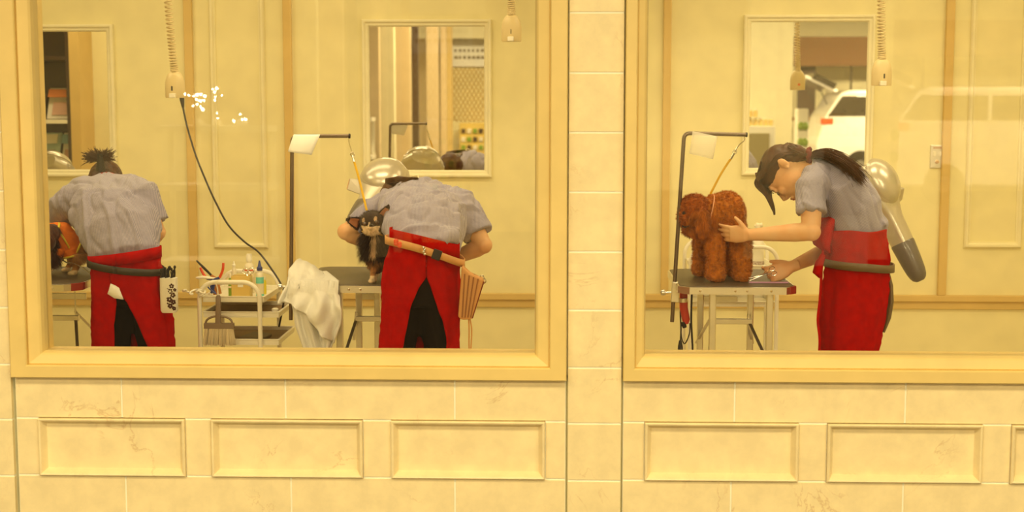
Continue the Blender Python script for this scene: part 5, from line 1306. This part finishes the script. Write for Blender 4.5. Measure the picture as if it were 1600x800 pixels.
for grp, (bx_, sel) in enumerate(((305, pt_[:13]), (333, pt_[13:21]), (374, pt_[21:]))):
    base = refl(bx_, 197, -6.1); base.z = a.z
    tw = thing('twig_lamp', base, ('widest twig lamp of many tiny bulbs on the display stand', 'middle twig lamp of small bulbs on the display stand', 'lowest twig lamp with four small bulbs on the display stand')[grp], 'lamp')
    MB().lathe(base, [(.03, 0), (.045, .02), (.04, .04), (.018, .055)], 20).build('vase', M_WHITE, tw, smooth=True)
    tg, bl = MB(), MB()
    for px_, py_ in sel:
        q = refl(px_, py_, -6.1+rnd.uniform(-.05, .05)); tg.tube([base+V((0, 0, .05)), lerp(base, q, .6)+V((0, 0, .03)), q], [.003, .002, .0015], 6); bl.blob(q, rnd.uniform(.007, .011), None, 10, 8)
    tg.build('twigs', M_DBROWN, tw, smooth=True); bl.build('bulbs', mat('bulb_glow', (1, .88, .62), .5, emit=90), tw, smooth=True)
# van with its tailgate up
vy0, vy1 = -17.3, -19.0
vm = lambda px, py: mir(px, py, vy0)
rf, bl_, wt = vm(1320, 141).z, vm(1320, 183).z, vm(1320, 150).z
xr0, xb0, xbl = vm(1309, 145).x, vm(1289, 183).x, vm(1278, 230).x
XE = xr0+4.3
t = thing('van', ((xr0+XE)/2, (vy0+vy1)/2, 0), 'white van with its tailgate raised, reflected in the mirror above the red curly dog', 'car')
M_CAR = mat('white_car_paint', (.88, .85, .76), .25, coat=1); M_CGL = mat('dark_car_glass', (.04, .03, .02), .08, coat=1)
MB().prism([(xbl, .28), (xbl-.03, .75), (xb0, bl_), (xr0+.06, rf-.05), (xr0+.25, rf), (XE-1.5, rf), (XE-.75, bl_+.05), (XE+.15, bl_-.20), (XE+.28, .65), (XE+.25, .28)], vy1, vy0, 'y').build('body', M_CAR, t, bevel=.05)
MB().prism([(xb0+.05, bl_+.02), (xr0+.09, wt), (XE-1.58, wt), (XE-.95, bl_+.02)], vy0-.02, vy0+.012, 'y').build('side_window', M_CGL, t, bevel=.01)
for x in (xr0+1.15, xr0+2.2): MB().box((x-.03, vy0-.01, bl_), (x+.03, vy0+.018, wt)).build('door_pillar', M_CAR, t)
for x in (xbl+.85, XE-.55):
    for y in (vy0-.10, vy1+.10): 
        wh = MB().lathe((x, y-.11, .33), [(.20, 0), (.32, .01), (.33, .05), (.33, .17), (.32, .21), (.20, .22)], 32, axis=Y_).build('wheel', M_BLACK, t, smooth=True)
        MB().lathe((x, y-.115, .33), [(.06, 0), (.19, .01), (.19, .22), (.06, .23)], 24, axis=Y_).build('hub', M_ALU, wh, smooth=True)
tg0, tg1 = vm(1310, 143), vm(1259, 119)
tgd = (tg1-tg0).normalized(); tn = V((-tgd.z, 0, tgd.x))
gq = MB(); 
MB().bar(tg0+V((0, -.85, 0)), tg1+V((0, -.85, 0)), 1.5, .06, tn).build('tailgate', M_CAR, t, bevel=.02)
MB().bar(lerp(tg0, tg1, .12)+V((0, -.85, 0))-tn*.075, lerp(tg0, tg1, .8)+V((0, -.85, 0))-tn*.075, 1.54, .12, tn).build('rear_window', M_CGL, t)
for y in (vy0-.16, vy1+.16): MB().rod(V((tg0.x, y, tg0.z))+tgd*.45, V((xb0+.06, y, bl_+.25)), .012).build('gas_strut', M_BLACK, t)
MB().box((xb0-.06, vy0-.20, bl_-.14), (xb0+.16, vy0+.015, bl_-.02)).build('tail_light', M_REDP, t, bevel=.01)
# cabinet of bottles against the shop wall
lo, hi = mbox(1150, 1211, 197, 300, -8.9, .4)
t = thing('glass_cabinet', ((lo[0]+hi[0])/2, -9.1, 0), 'cream cabinet with a dark glazed door across the arcade, reflected above the red curly dog', 'cabinet')
MB().box((lo[0], lo[1], 0), hi).build('cabinet_body', M_WHITE, t, bevel=.01)
MB().box((lo[0]+.08, -8.9, .5), (hi[0]-.08, -8.885, hi[2]-.10)).build('glazed_door', mat('olive_glazing', (.30, .24, .10), .2), t)
top = hi[2]
src = None; k = 0
for row in range(2):
    for i in range(7 if row == 0 else 4):
        x = mir(1156+i*8, 190, -9.05).x; z = top+(.125 if row else 0)
        if src is None:
            src = thing('bottle', (x, -9.05, z), 'first capped bottle from the left in the lower row on the reflected cabinet', 'bottle', 'bottles on the reflected cabinet')
            MB().lathe((x, -9.05, z), [(.030, 0), (.032, .01), (.032, .08), (.014, .10)], 16).build('bottle_body', M_AMBER, src, smooth=True)
            MB().lathe((x, -9.05, z+.098), [(.018, 0), (.018, .024)], 16).build('cap', M_WHITE, src)
        else:
            c = copy_tree(src); c.location = (x, -9.05, z); c['label'] = '%s capped bottle from the left in the %s row on the reflected cabinet' % (('first', 'second', 'third', 'fourth', 'fifth', 'sixth', 'seventh')[i], ('lower', 'upper')[row])
MB_ = MB().box((mir(1152, 190, -9.05).x, -9.12, top+.1222), (mir(1186, 190, -9.05).x, -8.98, top+.1248)); o = MB_.build('glass_shelf', M_WHITE, None); tag(o, 'thin pale shelf between the two rows of bottles on the reflected cabinet', 'shelf')
# banner, screen and rack reflected in the middle mirror
lo, hi = mbox(706, 775, 44, 104, -11.5, .05)
t = thing('banner', ((lo[0]+hi[0])/2, -11.5, lo[2]), 'white banner with rows of dark marks across the arcade, reflected in the middle mirror', 'banner')
MB().box(lo, hi).build('banner_sheet', mat('white_banner', (.97, .96, .88), .6), t)
mk = MB(); rnd = random.Random(4)
for z_, sc_ in ((.78, .05), (.38, .045), (.20, .045)):
    for i in range(9):
        x = lerp(lo[0], hi[0], .06+i*.1); z = lerp(lo[2], hi[2], z_); mk.box((x, lo[1]+.05, z), (x+.03+rnd.random()*.03, lo[1]+.056, z+sc_))
mk.build('banner_marks', mat('dark_print', (.25, .20, .12), .7), t)
lo, hi = mbox(706, 775, 106, 190, -11.5, .05)
t = thing('lattice_screen', ((lo[0]+hi[0])/2, -11.5, 0), 'beige woven lattice screen below the white banner', 'screen')
MB().box((lo[0], lo[1]-.03, .0), (hi[0], lo[1], hi[2])).build('screen_panel', M_WALL, t)
lt = MB()
for i in range(-8, 26):
    x = lo[0]+i*.07; z0, z1 = max(lo[2], 0), hi[2]
    for s_ in (1, -1):
        xa = x if s_ > 0 else x+.5; xb = xa+s_*.5
        ts = [0, 1]
        pa, pb = (xa, z0), (xb, z1)
        # keep to the screen's width
        def clipx(pa, pb):
            f0, f1 = 0, 1; dx = pb[0]-pa[0]
            for lim, sign in ((lo[0], 1), (hi[0], -1)):
                va, vb = (pa[0]-lim)*sign, (pb[0]-lim)*sign
                if va < 0 and vb < 0: return None
                if va < 0: f0 = max(f0, va/(va-vb))
                elif vb < 0: f1 = min(f1, va/(va-vb))
            return None if f0 >= f1 else (f0, f1)
        r_ = clipx(pa, pb)
        if r_: lt.bar((lerp(xa, xb, r_[0]), lo[1]+.005, lerp(z0, z1, r_[0])), (lerp(xa, xb, r_[1]), lo[1]+.005, lerp(z0, z1, r_[1])), .008, .018, X_)
lt.build('slats', M_STRIP, t)
lo, hi = mbox(718, 775, 192, 262, -11.1, .3)
t = thing('goods_rack', ((lo[0]+hi[0])/2, -11.4, 0), 'yellow rack with rows of small dark goods, reflected beside the bent groomer', 'rack')
MB().box((lo[0], lo[1], 0), hi).build('rack_body', mat('yellow_rack', (.85, .62, .15), .5), t, bevel=.01)
for r_ in range(5):
    for i in range(6):
        x, z = lerp(lo[0], hi[0], .06+i*.16), hi[2]-.12-r_*.13
        MB().box((x, hi[1]-.01, z-.04), (x+.06, hi[1]+.03, z+.03)).build('goods', (M_DBROWN, M_CREAM, M_GREEN)[(i+r_) % 3], t, bevel=.005)

lo, hi = mbox(1245, 1263, 170, 258, -12.0, .35)
t = thing('plant_rack', ((lo[0]+hi[0])/2, -12.15, 0), 'slim white rack of small green pots, reflected between the pole and the van', 'rack')
MB().box((lo[0], lo[1], 0), (hi[0], hi[1], hi[2])).build('rack_body', M_WHITE, t, bevel=.01)
for r_ in range(4):
    for i in range(2):
        c = V((lerp(lo[0], hi[0], .28+.44*i), hi[1]+.01, hi[2]-.28-r_*.26)); MB().blob(c, (.055, .05, .07), None, 12, 8).build('pot_plant', M_GREEN, t, smooth=True)
